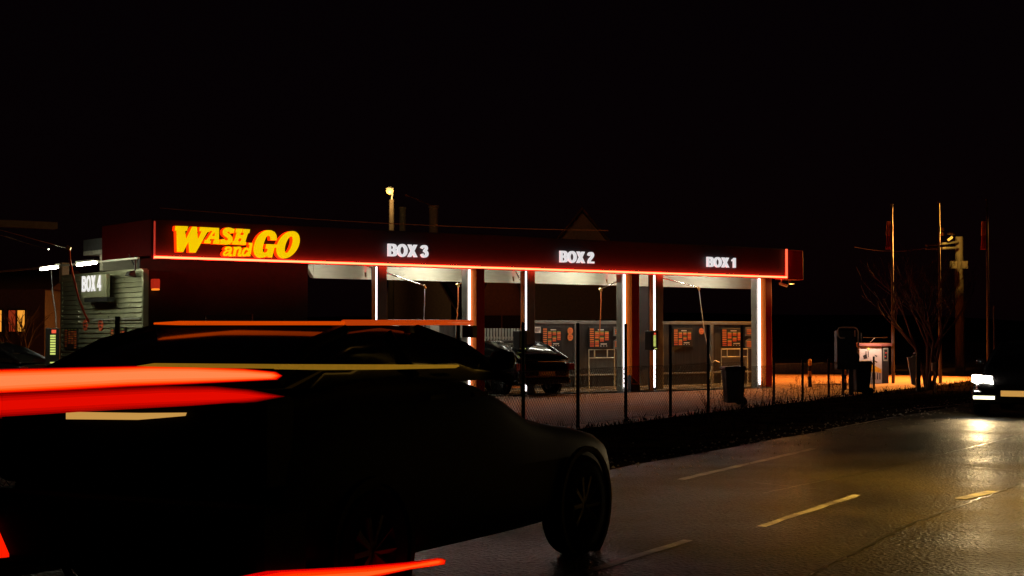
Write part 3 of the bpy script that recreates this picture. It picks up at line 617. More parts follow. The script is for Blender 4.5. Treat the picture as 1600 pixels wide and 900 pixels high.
# goal-like tube frame behind the near car
p0 = at_depth(320, 520, 19); o = thing('tube_frame', 'thin red tube frame standing behind the passing car', 'frame', (p0.x, 19, 0), off=(p0.x, 19, 0))
MB().tube([(p0.x, 19, 0), at_depth(320.5, 491, 19), at_depth(394, 491, 19), (at_depth(394, 491, 19).x, 19, 0)], .012, 6).build('frame', mat('frame_red', (.5, .1, .05), .5), o)
# weeds along the fence
wd = MB()
for i in range(70):
    c = rd(random.uniform(2, 12), random.uniform(-.25, .1)); h = random.uniform(.25, .7); q = c+Vector((random.gauss(0, .08), random.gauss(0, .08), h)); wd.tube([c, c.lerp(q, .5)+Vector((random.gauss(0, .03), 0, 0)), q], .004, 3, cap=False)
    for j in range(5): b = c.lerp(q, random.uniform(.3, 1)); wd.tube([b, b+Vector((random.gauss(0, .08), random.gauss(0, .08), random.uniform(.02, .12)))], .003, 3, cap=False)
tag(wd.build('weeds', M['bark']), 'thin dry weed stalks standing along the low fence', 'weeds', kind='stuff')

# ------------------------------------------------------------------ wheelie bins
def wheelie(loc, yaw, s=1.0):
    o = thing('wheelie_bin', '', 'bin', loc, yaw, 'wheelie bins')
    MB().loft([[(-.21, -.2, .06), (.21, -.2, .06), (.21, .22, .06), (-.21, .22, .06)], [(-.27, -.27, .84), (.27, -.27, .84), (.27, .3, .84), (-.27, .3, .84)]]).build('bin_body', M['bin'], o, bevel=.02)
    MB().box(-.3, .3, -.3, .31, .845, .875).loft([[(-.31, -.32, .876), (.31, -.32, .876), (.31, .3, .876), (-.31, .3, .876)], [(-.28, -.26, .93), (.28, -.26, .93), (.28, .3, .95), (-.28, .3, .95)]]).build('lid', M['bin'], o, bevel=.015)
    MB().tube([(-.25, .37, .88), (.25, .37, .88)], .016, 8).box(-.22, -.19, .3, .38, .86, .89).box(.19, .22, .3, .38, .86, .89).build('handle', M['bin'], o)
    for x in (-.24, .24): MB().lathe([(0, -.03), (.1, -.03), (.1, .03), (0, .03)], (x, .24, .1), 'x', 16).build('wheel', M['tyre'], o)
    o.scale = (s, s, s); return o
b1 = wheelie(on_ground(1145, 633), math.radians(-82), .93); b1.scale = (.78, .8, .93); b1['label'] = 'black wheelie bin with wheels to the right behind the tall fence, before the right bay'
b2 = copy_tree(b1); b2.location = on_ground(1345, 616); b2['label'] = 'black wheelie bin in front of the white vacuum machine'

# ------------------------------------------------------------------ vacuum stations and posts at the right
g = on_ground(1327, 617); Y = g.y; o = thing('air_station', 'black cabinet on a post with bent white pipe loops on top', 'cabinet', g, 0, off=g)
A, Bq = at_depth(1306, 517, Y), at_depth(1341, 577, Y)
MB().box(A.x, Bq.x-.18, Y-.15, Y+.2, Bq.z, A.z).add([(Bq.x-.18, Y-.15, Bq.z), (Bq.x, Y-.15, Bq.z), (Bq.x, Y-.15, Bq.z+.35), (Bq.x-.18, Y-.15, A.z), (Bq.x-.18, Y+.2, Bq.z), (Bq.x, Y+.2, Bq.z), (Bq.x, Y+.2, Bq.z+.35), (Bq.x-.18, Y+.2, A.z)],
   [(0, 1, 2, 3), (4, 7, 6, 5), (0, 4, 5, 1), (1, 5, 6, 2), (2, 6, 7, 3), (0, 3, 7, 4)]).build('cabinet', M['black'], o)
for x in (1317, 1328): c = at_depth(x, 580, Y); MB().box(c.x-.03, c.x+.03, Y-.03, Y+.03, 0, Bq.z-.003).build('post', M['black'], o)
lp = [(1320, 528), (1313, 528), (1310, 525), (1309, 516), (1311, 512), (1316, 511.5), (1334, 511.5), (1339, 513), (1341, 519), (1341, 540), (1340, 552)]
MB().tube([at_depth(x, y, Y-.2) for x, y in lp], .02, 8).build('pipe_loop', M['b_wh'], o, smooth=True)
MB().tube([at_depth(1336, 516, Y-.2), at_depth(1336, 526, Y-.2)], .018, 6).tube([at_depth(1346, 520, Y), at_depth(1346, 536, Y)], .016, 6).build('pipe', M['b_wh'], o)
g = on_ground(1362, 599); Y = g.y; o = thing('vacuum_machine', 'white vacuum machine with yellow band and red roof behind the low fence', 'machine', g, 0, off=g)
x0, x1, x2 = [at_depth(x, 560, Y).x for x in (1343, 1378, 1388)]; zt_ = at_depth(1350, 541, Y).z
MB().box(x0, x1, Y, Y+.6, 0, zt_).build('body', M['wred'], o, bevel=.01)
MB().box(x1+.003, x2, Y-.02, Y+.6, 0, zt_).build('control_panel', M['blk'], o)
MB().box(x0-.08, x2+.1, Y-.15, Y+.7, zt_+.003, zt_+.1).build('roof', mat('roof_red', (.2, .05, .035), .6), o, bevel=.01)
tp = lambda pts, m, nm, q=.012: MB().prism([(at_depth(x, y, Y).x, at_depth(x, y, Y).z) for x, y in pts], lambda a, b: (a, Y-q, b), lambda a, b: (a, Y-.002, b)).build(nm, m, o)
tp([(1352, 572), (1358, 567), (1366, 571), (1377, 577), (1377, 583), (1366, 580), (1353, 581)], M['yel'], 'yellow_band')
for k in range(6): x = 1355+k*3.8; tp([(x, 583), (x+1.6, 583), (x+1.6, 593), (x, 593)], mat('grille_slot', (.1, .07, .05), .7) if k == 0 else bpy.data.materials['grille_slot'], 'grille_slot')
tp([(1348, 556), (1354, 553), (1355, 560), (1350, 561)], M['blk'], 'hose_port'); tp([(1366, 554), (1371, 556), (1369, 558)], M['blk'], 'arrow_mark'); tp([(1364, 562), (1371, 565.5), (1370, 567), (1364, 563)], M['blk'], 'arrow_mark')
MB().tube([at_depth(1353, 556, Y-.05), at_depth(1353, 549, Y-.05), at_depth(1357, 549, Y-.05), at_depth(1357, 558, Y-.05)], .012, 6).build('nozzle', M['blk'], o)
c = at_depth(1383.5, 553, Y); MB().box(c.x-.075, c.x+.075, Y-.035, Y-.022, c.z-.23, c.z+.2).build('display_frame', M['grey'], o); MB().box(c.x-.05, c.x+.05, Y-.045, Y-.036, c.z-.18, c.z+.15).build('display', M['black'], o)
MB().box(c.x-.02, c.x+.03, Y-.05, Y-.046, c.z+.02, c.z+.05).box(c.x-.03, c.x+.0, Y-.05, Y-.046, c.z-.1, c.z-.07).box(c.x-.07, c.x+.07, Y-.03, Y-.022, c.z+.25, c.z+.29).build('indicator', M['screen'], o)
c = at_depth(1357, 545, Y); MB().lathe([(0, 0), (.03, 0), (.03, -.03), (0, -.04)], (c.x, Y-.01, c.z), 'y', 12).build('lamp', glow('amber', (1, .4, .06), 2.5), o)
ml = bpy.data.lights.new('added_machine_lamp', 'AREA'); ml.energy = 14; ml.color = (1, .72, .55); ml.size = .7; ml.shape = 'RECTANGLE'; ml.size_y = .05  # lamp and its arm added to brighten the machine front
mo = bpy.data.objects.new('added_machine_lamp', ml); COL.objects.link(mo); mo.parent = o; mo.location = (0, -.55, zt_+.25); mo.rotation_euler = (math.radians(35), 0, 0)
MB().box(g.x-.38, g.x+.38, Y-.62, Y-.5, zt_+.27, zt_+.3).tube([(g.x, Y-.55, zt_+.29), (g.x, Y+.2, zt_+.12)], .012, 6).build('added_lamp_arm', M['grey'], o)
# fin-shaped totem
g = on_ground(1428, 612); Y = g.y; o = thing('totem_sign', 'pale grey fin-shaped totem beside a dark pole with a domed cap', 'totem', g, 0, off=g)
tq = [(at_depth(x, y, Y).x, at_depth(x, y, Y).z) for x, y in ((1418, 558), (1424.5, 558), (1427, 555), (1431, 555), (1431, 603), (1425, 600))]
MB().prism(tq, lambda a, b: (a, Y, b), lambda a, b: (a, Y+.08, b)).build('fin', M['lightgrey'], o)
c = at_depth(1430, 553, Y); MB().box(c.x+.04, c.x+.14, Y-.03, Y+.1, 0, c.z).build('pole', M['blk'], o); MB().lathe([(0, .06), (.03, .05), (.05, .02), (.055, 0), (0, 0)], (c.x+.0, Y+.04, c.z+.0), 'z', 12).build('cap', M['lightgrey'], o)
# utility box on a post
g = on_ground(1462, 613); Y = g.y; o = thing('meter_box', 'small beige meter box on a thin post beside the bare tree', 'meter box', g, 0, off=g)
A, Bq = at_depth(1456, 567, Y), at_depth(1463.5, 579.5, Y); MB().box(A.x, Bq.x, Y-.05, Y+.07, Bq.z, A.z).build('box', M['tubeframe'], o, bevel=.006); MB().tube([(g.x, Y, 0), (g.x, Y, Bq.z)], .02, 8).build('post', M['grey'], o)
# bollards
def bollard(x, yb, yt, lb):
    g = on_ground(x, yb); Y = g.y; h = at_depth(x, yt, Y).z; o = thing('bollard', lb, 'bollard', g, 0, 'striped bollards')
    for i in range(5):
        MB().tube([(0, 0, h*i/5), (0, 0, h*(i+1)/5-.001)], .055, 12).build('stripe', M['yel'] if i % 2 == 0 and i else M['blk'], o)
    MB().lathe([(0, .05), (.045, .03), (.06, 0), (0, 0)], (0, 0, h), 'z', 12).build('cap', M['yel'], o); MB().box(-.12, .12, -.12, .12, 0, .012).build('base_plate', M['blk'], o)
bollard(1265.5, 605, 563, 'yellow and black bollard standing alone behind the low fence')
bollard(1320, 609, 580, 'yellow and black bollard partly hidden by the black cabinet post')
# low wall behind the lot
o = thing('low_wall', 'low brownish concrete wall along the back of the lot', 'wall', at_depth(1205, 590, 56)*1, 0); a = at_depth(1205, 590, 62); b = at_depth(1325, 592, 64)
o.location = (a.x, a.y, 0); OFF[o.name] = Vector((a.x, a.y, 0))
MB().loft([[(a.x, a.y, 0), (b.x, b.y, 0), (b.x, b.y+.25, 0), (a.x, a.y+.25, 0)], [(a.x, a.y, .42), (b.x, b.y, .42), (b.x, b.y+.25, .42), (a.x, a.y+.25, .42)]]).build('wall', M['concrete'], o)

# ------------------------------------------------------------------ tree, poles, wires
def tree(base, h, lb, seed, spread=.9, stems=4, lv=5):
    R = random.Random(seed); o = thing('bare_tree', lb, 'tree', base, 0); tk = MB(); cr = MB()
    def grow(p, d, L_, r, lvl):
        n = 4; pts = [p]
        for i in range(n):
            d = (d+Vector((R.gauss(0, .09), R.gauss(0, .09), R.gauss(0, .04)+.02))).normalized(); pts.append(pts[-1]+d*L_/n)
        (tk if lvl < 2 else cr).tube(pts, r, 6 if lvl < 2 else 4 if lvl < 3 else 3, r*.6, cap=False)
        if lvl >= lv: return
        for k in range(R.choice((2, 3, 3)) if lvl else 3):
            i = R.choice((2, 3, 4)); a = R.uniform(0, 6.28); s = R.uniform(.35, .75)*spread
            nd = (d+Vector((math.cos(a)*s, math.sin(a)*s, R.uniform(-.05, .3)))).normalized(); grow(pts[i], nd, L_*R.uniform(.62, .85), r*.55, lvl+1)
    for k in range(stems):
        a = 6.28*k/stems+R.uniform(-.4, .4); s = R.uniform(.05, .28)
        grow(Vector((math.cos(a)*.07, math.sin(a)*.07, 0)), Vector((math.cos(a)*s, math.sin(a)*s, 1)).normalized(), h*.36, .06, 0)
    tk.build('trunk', M['bark'], o); cr.build('crown', M['bark'], o)
g = on_ground(1451, 609); tree(g, 4.6, 'bare many-stemmed tree standing beside the meter box', 5, 1.0, 5, 4)
def flagpole(x, yt, Y, lb, flag=None):
    p = at_depth(x, yt, Y); o = thing('flagpole', lb, 'flagpole', (p.x, Y, 0), 0, 'flagpoles')
    MB().tube([(0, 0, 0), (0, 0, p.z)], .055, 10, .03).build('pole', M['pole'], o, smooth=True); MB().lathe([(0, .06), (.05, .03), (.05, 0), (0, 0)], (0, 0, p.z), 'z', 10).build('finial', M['pole'], o)
    if flag:
        for (y0, y1, m_) in ((346, 368, M['flag2']), (368, 390, M['flag'])):
            vs = []; n = 8; fs = []
            for j in range(2):
                yy = (y0, y1)[j]
                for i in range(n+1):
                    q = at_depth(x-1-i*.9-(2 if j else 0)*(.5 if m_ is M['flag2'] else 1)*i/n, yy, Y)-Vector((p.x, Y, 0)); q.y += .08*math.sin(i*2.1); vs.append(q)
            for i in range(n): fs.append((i, i+1, n+2+i, n+1+i))
            ob = MB().add(vs, fs).build('flag', m_, o); md = ob.modifiers.new('solid', 'SOLIDIFY'); md.thickness = .004
flagpole(1393.5, 321, 50, 'flagpole with a limp ochre and red flag, leftmost of three', True)
flagpole(1467, 317, 50, 'bare flagpole rising through the tree crown, middle of three')
flagpole(1542, 313, 50, 'tall bare flagpole above the oncoming headlamp, rightmost of three', True)
p = at_depth(1553, 478, 46); o = thing('thin_post', 'thin short post just right of the rightmost flagpole', 'post', (p.x, 46, 0)); MB().tube([(0, 0, 0), (0, 0, p.z)], .03, 8).build('post', M['pole'], o)
p = at_depth(1498, 300, 62); o = thing('utility_pole', 'wooden utility pole with crossarms lit yellow behind the bare tree', 'utility pole', (p.x, 62, 0))
MB().tube([(0, 0, 0), (0, 0, at_depth(1498, 370, 62).z)], .2, 12, .15).build('pole', M['wood'], o)
off = Vector((p.x, 62, 0)); OFF[o.name] = off
for y0, y1 in ((382, 378), (387, 387)): MB().tube([at_depth(1447, y0+2, 60.5), at_depth(1496, y1, 61.7)], .05, 6).build('crossarm', M['wood'], o)
MB().tube([at_depth(1481, 376, 61), at_depth(1488, 370, 61)], .06, 6).build('brace', M['wood'], o)
for x, y in ((1471, 359), (1472, 366)): q = at_depth(x, y, 61); MB().lathe([(0, .1), (.1, .06), (.1, -.05), (0, -.06)], q, 'z', 10).build('insulator', M['brass'], o)
q = at_depth(1486, 366, 60.3); MB().lathe([(0, .1), (.13, .05), (.15, 0), (0, -.02)], q, 'z', 12).build('pole_lamp', M['grey'], o)
sp = bpy.data.lights.new('pole_light', 'SPOT'); sp.energy = 380; sp.color = (1, .62, .12); sp.spot_size = math.radians(70); sp.spot_blend = .4; sp.shadow_soft_size = .05
so = bpy.data.objects.new('pole_light', sp); COL.objects.link(so); so.parent = o; so.location = q-off-Vector((0, 0, .05)); so.rotation_euler = (at_depth(1498, 396, 62)-q).to_track_quat('-Z', 'Y').to_euler()
for x in (1489, 1506): q = at_depth(x, 412, 61.5); MB().box(q.x-.1, q.x+.1, 61.3, 61.6, q.z-.2, q.z+.1).build('bracket', M['wood'], o)
# street lamp behind the building
q = at_depth(611.5, 300, 72); o = thing('street_lamp', 'lit sodium street lamp on a pole behind the building roof', 'street lamp', (q.x, 72, 0)); OFF[o.name] = Vector((q.x, 72, 0))
MB().tube([(q.x, 72, 0), at_depth(612, 312, 72)], .17, 10, .11).build('pole', M['wood'], o)
h = at_depth(609, 298, 71.5); MB().tube([at_depth(612, 313, 72), at_depth(613, 302, 72), h+Vector((.1, 0, .12))], .04, 8).build('arm', M['grey'], o)
MB().lathe([(0, .12), (.16, .07), (.2, 0), (0, 0)], h+Vector((0, 0, .1)), 'z', 12).build('lamp_hood', M['grey'], o)
MB().lathe([(0, .1), (.15, .06), (.18, 0), (.13, -.12), (0, -.18)], h, 'z', 14).build('bulb', M['sodium'], o, smooth=True)
ld = bpy.data.lights.new('lamp_light', 'POINT'); ld.energy = 260; ld.color = (1, .62, .22); ld.shadow_soft_size = .15; lo = bpy.data.objects.new('lamp_light', ld); COL.objects.link(lo); lo.parent = o; lo.location = h-Vector((q.x, 72, 0))+Vector((0, -.5, -.35))
def cable(pts, r, lb, m):
    P = [at_depth(*p) for p in pts]; c = []
    for i in range(17):
        t = i/16; c.append(P[0].lerp(P[-1], t)-Vector((0, 0, (P[0].lerp(P[-1], .5)-P[1]).z*4*t*(1-t))))
    o = MB().tube([v-P[0] for v in c], r, 5).build('overhead_wire', m); o.location = P[0]; tag(o, lb, 'wire', 'overhead wires')
mw = mat('wire_red', (.07, .03, .025), .7)
cable([(633, 304, 70), (660, 314.5, 70), (684, 326, 70)], .02, 'short bright wire sloping down right of the street lamp', M['brass'])
cable([(250, 325, 50), (600, 350, 54), (950, 360, 58)], .014, 'long faint wire crossing above the fascia', mw)
cable([(1335, 386, 60), (1400, 392, 60), (1447, 388, 60.5)], .012, 'faint wire running left from the utility pole crossarm', mw)

# ------------------------------------------------------------------ houses
def house(x0, x1, Y, z_e, z_r, depth, lb, yaw=0, gable=True):
    a, b = at_depth(x0, 500, Y).x, at_depth(x1, 500, Y).x; w = b-a; o = thing('house', lb, 'house', ((a+b)/2, Y, 0), yaw)
    MB().prism([(-w/2, 0), (w/2, 0), (w/2, z_e), (0, z_r-.1), (-w/2, z_e)], lambda p, q: (p, 0, q), lambda p, q: (p, depth, q)).build('wall', M['plaster'], o)
    k = (z_r-z_e)/(w/2); ov = .4
    MB().prism([(-w/2-ov, z_e-k*ov), (0, z_r), (w/2+ov, z_e-k*ov), (w/2+ov, z_e-k*ov+.15), (0, z_r+.18), (-w/2-ov, z_e-k*ov+.15)], lambda p, q: (p, -.25, q), lambda p, q: (p, depth+.3, q)).build('roof', M['tile'], o)
    for sx_ in (-.25, .25):
        f = MB().box(w*sx_-.6, w*sx_+.6, -.05, -.003, 1.0, 2.4).build('window', M['dark'], o); MB().box(w*sx_-.7, w*sx_+.7, -.12, -.003, .9, .98).build('sill', M['concrete'], o)
    return o
house(835, 985, 84, 5.2, at_depth(903, 329, 84).z, 9, 'house with a steep pale gable rising behind the middle bay sign')
h2 = house(595, 705, 80, 3.2, 6.4, 10, 'low house with two chimneys behind the left bay sign', 0)
for x, y0, y1, r, m_, lb in ((625.5, 320, 365, .17, M['concrete'], None), (675, 318, 347, .24, M['plaster'], None)):
    q = at_depth(x, y0, 79.5); z1 = q.z; hx = q.x-h2.location.x
    MB().tube([(hx, 1.2, 4.5), (hx, 1.2, z1)], r, 12).tube([(hx, 1.2, z1-.1), (hx, 1.2, z1+.02)], r*1.2, 12).build('chimney', m_, h2)
o = house(738, 830, 66, 2.4, 5.2, 8, 'small dark house seen between the left and middle bays', 0)
# house with lit windows at the left
a = at_depth(-60, 500, 55).x; b = at_depth(70, 500, 55).x; o = thing('house', 'dark house with glowing orange windows at the far left edge', 'house', ((a+b)/2, 55, 0)); c0 = (a+b)/2; w = b-a
MB().box(-w/2, w/2, 0, 6, 0, 3.2).build('wall', M['plaster'], o)
MB().prism([(-.4, 3.2), (6.4, 3.2), (3, 4.0)], lambda p, q: (-w/2-.3, p, q), lambda p, q: (w/2+.3, p, q)).build('roof', M['tile'], o)
for x0, x1, m_ in ((-10, 3, 'winglow'), (14.5, 24.5, 'winred'), (28.5, 39, 'winglow')):
    A, Bq = at_depth(x0, 485, 55), at_depth(x1, 518, 55); x_0, x_1 = A.x-c0, Bq.x-c0
    f = MB().box(x_0-.05, x_1+.05, -.06, -.002, Bq.z-.05, A.z+.05).build('window', M['dark'], o); MB().box(x_0, x_1, -.075, -.062, Bq.z, A.z).build('pane', M[m_], f)
    g_ = MB()
    for k in range(4): xx = x_0+(x_1-x_0)*(k+.5)/4; g_.box(xx-.012, xx+.012, -.3, -.28, 0, Bq.z+.28)
    g_.build('railing', M['dark'], o)
g = at_depth(30, 522, 51); tree((g.x, 51, 0), 3.0, 'small bare shrub tree silhouetted against the lit windows at the left', 11, 1.2, 4, 3)

# ------------------------------------------------------------------ cars
def make_car(root, L_, Wd, H, belt, hood, rs, paint, tr0, tr1, tf1, tf0, deck=None, wheels=(.85, 3.5), rw=.33):
    hw = Wd/2; deck = deck or belt
    st = [(0, .86, .42, deck-.25), (.05, .92, .33, deck-.1), (.16, .96, .28, deck-.02), (.6, 1, .24, deck), (tr0+.5, 1, .22, belt), (tf0-.3, 1, .22, belt-.01), (tf0+.05, .99, .22, hood+.02), (L_*.86, .96, .24, hood-.06), (L_-.2, .9, .28, hood-.16), (L_-.03, .78, .34, hood-.32), (L_, .7, .4, hood-.42)]
    rings = []
    for t, k, zl, zt in st:
        w = hw*k; r = []
        half = [(w*.86, zl), (w*.97, zl+.08), (w, zl+(zt-zl)*.45), (w*.985, zl+(zt-zl)*.72), (w*.95, zt-.05), (w*.86, zt), (w*.4, zt+.02)]
        r = [(t, y, z) for y, z in half]+[(t, -y, z) for y, z in reversed(half)]; rings.append([Vector(p) for p in r])
    body = MB().loft(rings).build('body', paint, root, smooth=True); sm = body.modifiers.new('sub', 'SUBSURF'); sm.levels = 1; sm.render_levels = 1
    gw = hw*.9; gt = hw*.72
    def gh(off, z0, z1, ins=0):
        pts = []
        S_ = [(tr0, belt-.03, 0), (tr0+(tr1-tr0)*.55, belt+(H-belt)*.62, .5), (tr1, H-.035, .95), ((tr1+tf1)/2, H, 1), (tf1, H-.03, .95), (tf1+(tf0-tf1)*.5, belt+(H-belt)*.52, .5), (tf0, belt-.08, 0)]
        return S_
    S_ = gh(0, 0, 0); rg = []
    for t, z, k in S_:
        w1 = gw+(gt-gw)*max(0, min(1, (z-belt)/(H-belt)))
        rg.append([Vector((t, gw*.99, belt-.06)), Vector((t, w1, z-.03 if z > belt else belt-.05)), Vector((t, w1*.9, z)), Vector((t, 0, z+.015)), Vector((t, -w1*.9, z)), Vector((t, -w1, z-.03 if z > belt else belt-.05)), Vector((t, -gw*.99, belt-.06))])
    MB().loft(rg).build('windows', M['glass'], root, smooth=True)
    rr = []
    for t, z, k in S_[2:5]:
        w1 = gw+(gt-gw)*((z-belt)/(H-belt)); rr.append([Vector((t, w1+.004, z-.045)), Vector((t, w1*.9, z+.008)), Vector((t, 0, z+.024)), Vector((t, -w1*.9, z+.008)), Vector((t, -w1-.004, z-.045)), Vector((t, 0, z-.01))])
    MB().loft(rr).build('roof', paint, root, smooth=True)
    for sgn in (1, -1):
        for idx in ((0, 1, 2), (4, 5, 6)):
            MB().tube([(S_[i][0], sgn*((gw+(gt-gw)*max(0, min(1, (S_[i][1]-belt)/(H-belt))))*.97), S_[i][1]) for i in idx], .035, 6).build('window_pillar', paint, root)
        tm = (tr1+tf1)/2+.1; MB().tube([(tm, sgn*gw, belt-.02), (tm-.05, sgn*(gt+.01), H-.05)], .03, 6).build('window_pillar', paint, root)
    for t in wheels:
        for sgn in (1, -1):
            y = sgn*(hw-.09); tyre = MB().lathe([(rw*.6, -.1), (rw*.95, -.1), (rw, -.07), (rw, .07), (rw*.95, .1), (rw*.6, .1)], (t, y, rw), 'y', 28)
            wobj = tyre.build('wheel', M['tyre'], root, smooth=True)
            rm = MB().lathe([(0, sgn*.03), (.06, sgn*.05), (.07, sgn*.02)], (t, y+sgn*.03, rw), 'y', 16)
            for k in range(10):
                a = 2*math.pi*k/10; rm.tube([(t, y+sgn*.06, rw), (t+rw*.6*math.cos(a), y+sgn*.08, rw+rw*.6*math.sin(a))], .028, 5)
            rm.lathe([(rw*.56, sgn*.04), (rw*.63, sgn*.09), (rw*.63, -sgn*.08)], (t, y, rw), 'y', 28); rm.build('rim', M['rim'], wobj)
            MB().lathe([(rw*1.05, 0), (rw*1.16, 0), (rw*1.16, sgn*.03), (rw*1.05, sgn*.03)], (t, sgn*(hw-.015), rw+.01), 'y', 28).build('wheel_arch', paint, root)
    for sgn in (1, -1):
        tt = tf0-.45; MB().lathe([(0, .07), (.07, .05), (.09, 0), (.07, -.05), (0, -.07)], (tt, sgn*(hw+.06), belt+.07), 'z', 12).build('mirror', paint, root, smooth=True)
        for q in (.35, .65): tt = tr1+(tf0-tr1)*q-.1; MB().box(tt, tt+.18, sgn*(hw*.985)-.012, sgn*(hw*.985)+.012, belt-.16, belt-.13).build('door_handle', M['chrome'] if rw < .34 else paint, root)
# the near passing car
C = Vector((-1.217, 8.0, 0)); WD = 2.04; LEFT = -FN; YAW = math.atan2(FR.y, FR.x)
O = C+LEFT*WD/2
car = thing('passing_car', 'large dark car close to the camera with glowing red tail lights and a roof rail given an orange light streak', 'car', O, YAW)
make_car(car, 4.55, WD, 1.66, 1.36, .98, 0, M['brown'], .15, 1.0, 1.8, 2.75, deck=1.3, wheels=(.9, 3.65), rw=.36)
def cl_rear(x, y, dx=0):      # measured on the plane of the tail: (local y, z)
    p = on_plane(x, y, O-FR*dx, FR)-O; return p.dot(LEFT), p.z
def cl_side(x, y, dy=0):
    p = on_plane(x, y, C+FN*dy, FN)-O; return p.dot(FR), p.z
def rear_piece(pts, d0, d1, nm, m, lb=None, par=None):
    P = [cl_rear(x, y, d1) for x, y in pts]; ob = MB().prism(P, lambda a, b: (-d1, a, b), lambda a, b: (-d0, a, b)).build(nm, m, par or car)
    if lb: ob['label'] = lb
    return ob
MB().box(-.06, .25, -WD*.47, WD*.47, .75, 1.28).build('tailgate', M['brown'], car, bevel=.05)
MB().box(-.16, .3, -WD*.5+.005, WD*.49, .3, .72).build('bumper', M['brown'], car, bevel=.06)
U0 = [(-14, 577), (120, 574), (230, 571.5), (300, 572.5), (380, 576), (430, 581), (440.5, 587), (432, 593.5), (300, 600), (200, 604.5), (100, 610.5), (-14, 616)]  # outline drawn out to the length of the light trail
U1 = [(-14, 588), (120, 584), (230, 580), (300, 580), (380, 583), (416, 585.5), (424, 587), (416, 588.5), (300, 591), (200, 593), (100, 598), (-14, 604)]
lay = [(.42, (.5, .0, .0), .75), (.0, (1, .012, .0), .9), (.0, (1, .05, .0), 1), (.0, (1, .11, .012), 1), (.0, (1, .18, .04), 1), (.0, (1, .24, .07), 1)]  # nested layers paint the glow's fade towards the edge
tl = None
for q, (_, c, e) in enumerate(lay):
    k = (0, .14, .3, .45, .66, 1.0)[q]; P = [(a[0]+(b[0]-a[0])*k, a[1]+(b[1]-a[1])*k) for a, b in zip(U0, U1)]
    ob = rear_piece(P, .05+.006*q-(.005 if q else 0), .056+.006*q, 'tail_light' if not q else 'light_core', glow('tail_layer_%d' % q, c, e), 'upper tail light drawn out to its light trail, bright orange red' if not q else None, tl); tl = tl or ob
V0 = [(-14, 614), (130, 608), (250, 603), (330, 603.5), (390, 609), (444, 619.5), (400, 628), (300, 636), (180, 643), (-14, 655)]
V1 = [(-14, 632), (130, 624), (250, 618), (330, 616), (370, 617.5), (396, 619.5), (370, 621), (300, 623), (180, 627), (-14, 637)]
dl = None
for q, (k, c) in enumerate(((0, (.10, 0, 0)), (.16, (.26, .0, 0)), (.32, (.42, .001, 0)), (.5, (.58, .002, 0)), (.75, (.76, .003, 0)))):  # trail's fade painted in stepped reds
    P = [(a[0]+(b[0]-a[0])*k, a[1]+(b[1]-a[1])*k) for a, b in zip(V0, V1)]
    ob = rear_piece(P, .05+.006*q-(.005 if q else 0), .056+.006*q, 'tail_light' if not q else 'light_core', glow('deep_layer_%d' % q, c, 1), 'deep red lower tail light drawn out to its light trail' if not q else None, dl); dl = dl or ob
rear_piece([(103, 645), (120, 644), (215, 645.5), (288, 645), (286, 650), (240, 654), (215, 656), (103, 655)], .07, .09, 'number_plate', M['plateglow'], 'blank number plate with yellow light put in as glow')  # light on the plate is put in as emission
rear_piece([(-14, 810), (-2, 838), (10, 866), (10, 871), (-14, 873)], .17, .19, 'bumper_reflector', M['tailred'])  # red shine of the reflector put in as emission
rear_piece([(240, 504), (280, 501.5), (530, 502), (530, 508), (280, 508), (240, 507)], -1.0, -.94, 'rear_roof_streak', glow('rear_streak_glow', (1, .09, .0), .6), 'thin orange light streak put in as a glowing strip along the roof edge')  # glowing strip stands for the light streak on the roof edge
rear_piece([(212, 572), (240, 567.5), (436, 569), (436, 576), (330, 575), (240, 573)], .062, .075, 'tailgate_trim_streak', M['trim_streak'])  # yellow light streak continued across the tail as emission
def side_piece(pts, d0, d1, nm, m, lb=None, par=None):
    P = [cl_side(x, y, d1) for x, y in pts]; ob = MB().prism(P, lambda a, b: (a, -WD/2-d1, b), lambda a, b: (a, -WD/2-d0, b)).build(nm, m, par or car)
    if lb: ob['label'] = lb
    return ob
side_piece([(436, 569), (600, 569.5), (716, 570), (718, 572), (712, 575), (600, 577.5), (500, 578), (436, 577)], -.02, .012, 'belt_trim_streak', M['trim_streak'], 'trim line with a yellow light streak put in as glow along the car side')  # emission stands for the yellow streak of light on the trim
P = [cl_side(x, 504, -.3) for x in (536, 590, 640, 690, 738)]; MB().tube([(a, -WD/2+.3, b) for a, b in P], .017, 8).build('roof_rail_streak', M['rail_streak'], car, smooth=True)['label'] = 'roof rail with an orange light streak put in as glow along the roof edge'  # rail glows to carry the orange light streak
P0, P1 = P[0], P[-1]
for q in (P[0], P[2], P[-1]): MB().box(q[0]-.03, q[0]+.03, -WD/2+.28, -WD/2+.36, q[1]-.1, q[1]-.02).build('rail_foot', M['black'], car)
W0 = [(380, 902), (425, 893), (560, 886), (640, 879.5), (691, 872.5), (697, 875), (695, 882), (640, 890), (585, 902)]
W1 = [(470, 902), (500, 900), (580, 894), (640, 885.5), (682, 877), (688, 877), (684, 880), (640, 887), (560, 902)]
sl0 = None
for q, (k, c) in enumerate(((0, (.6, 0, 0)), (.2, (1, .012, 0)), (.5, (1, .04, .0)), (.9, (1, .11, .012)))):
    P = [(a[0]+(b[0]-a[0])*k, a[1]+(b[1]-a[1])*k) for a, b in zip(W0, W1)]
    ob = side_piece(P, .045+.005*q-.03, .045+.005*q+.004, 'trail_strip' if not q else 'light_core', glow('trail_layer_%d' % q, c, 1), 'red light trail built as a glowing strip low on the car side' if not q else None, sl0); sl0 = sl0 or ob  # low red light trail put in as stepped glowing layers
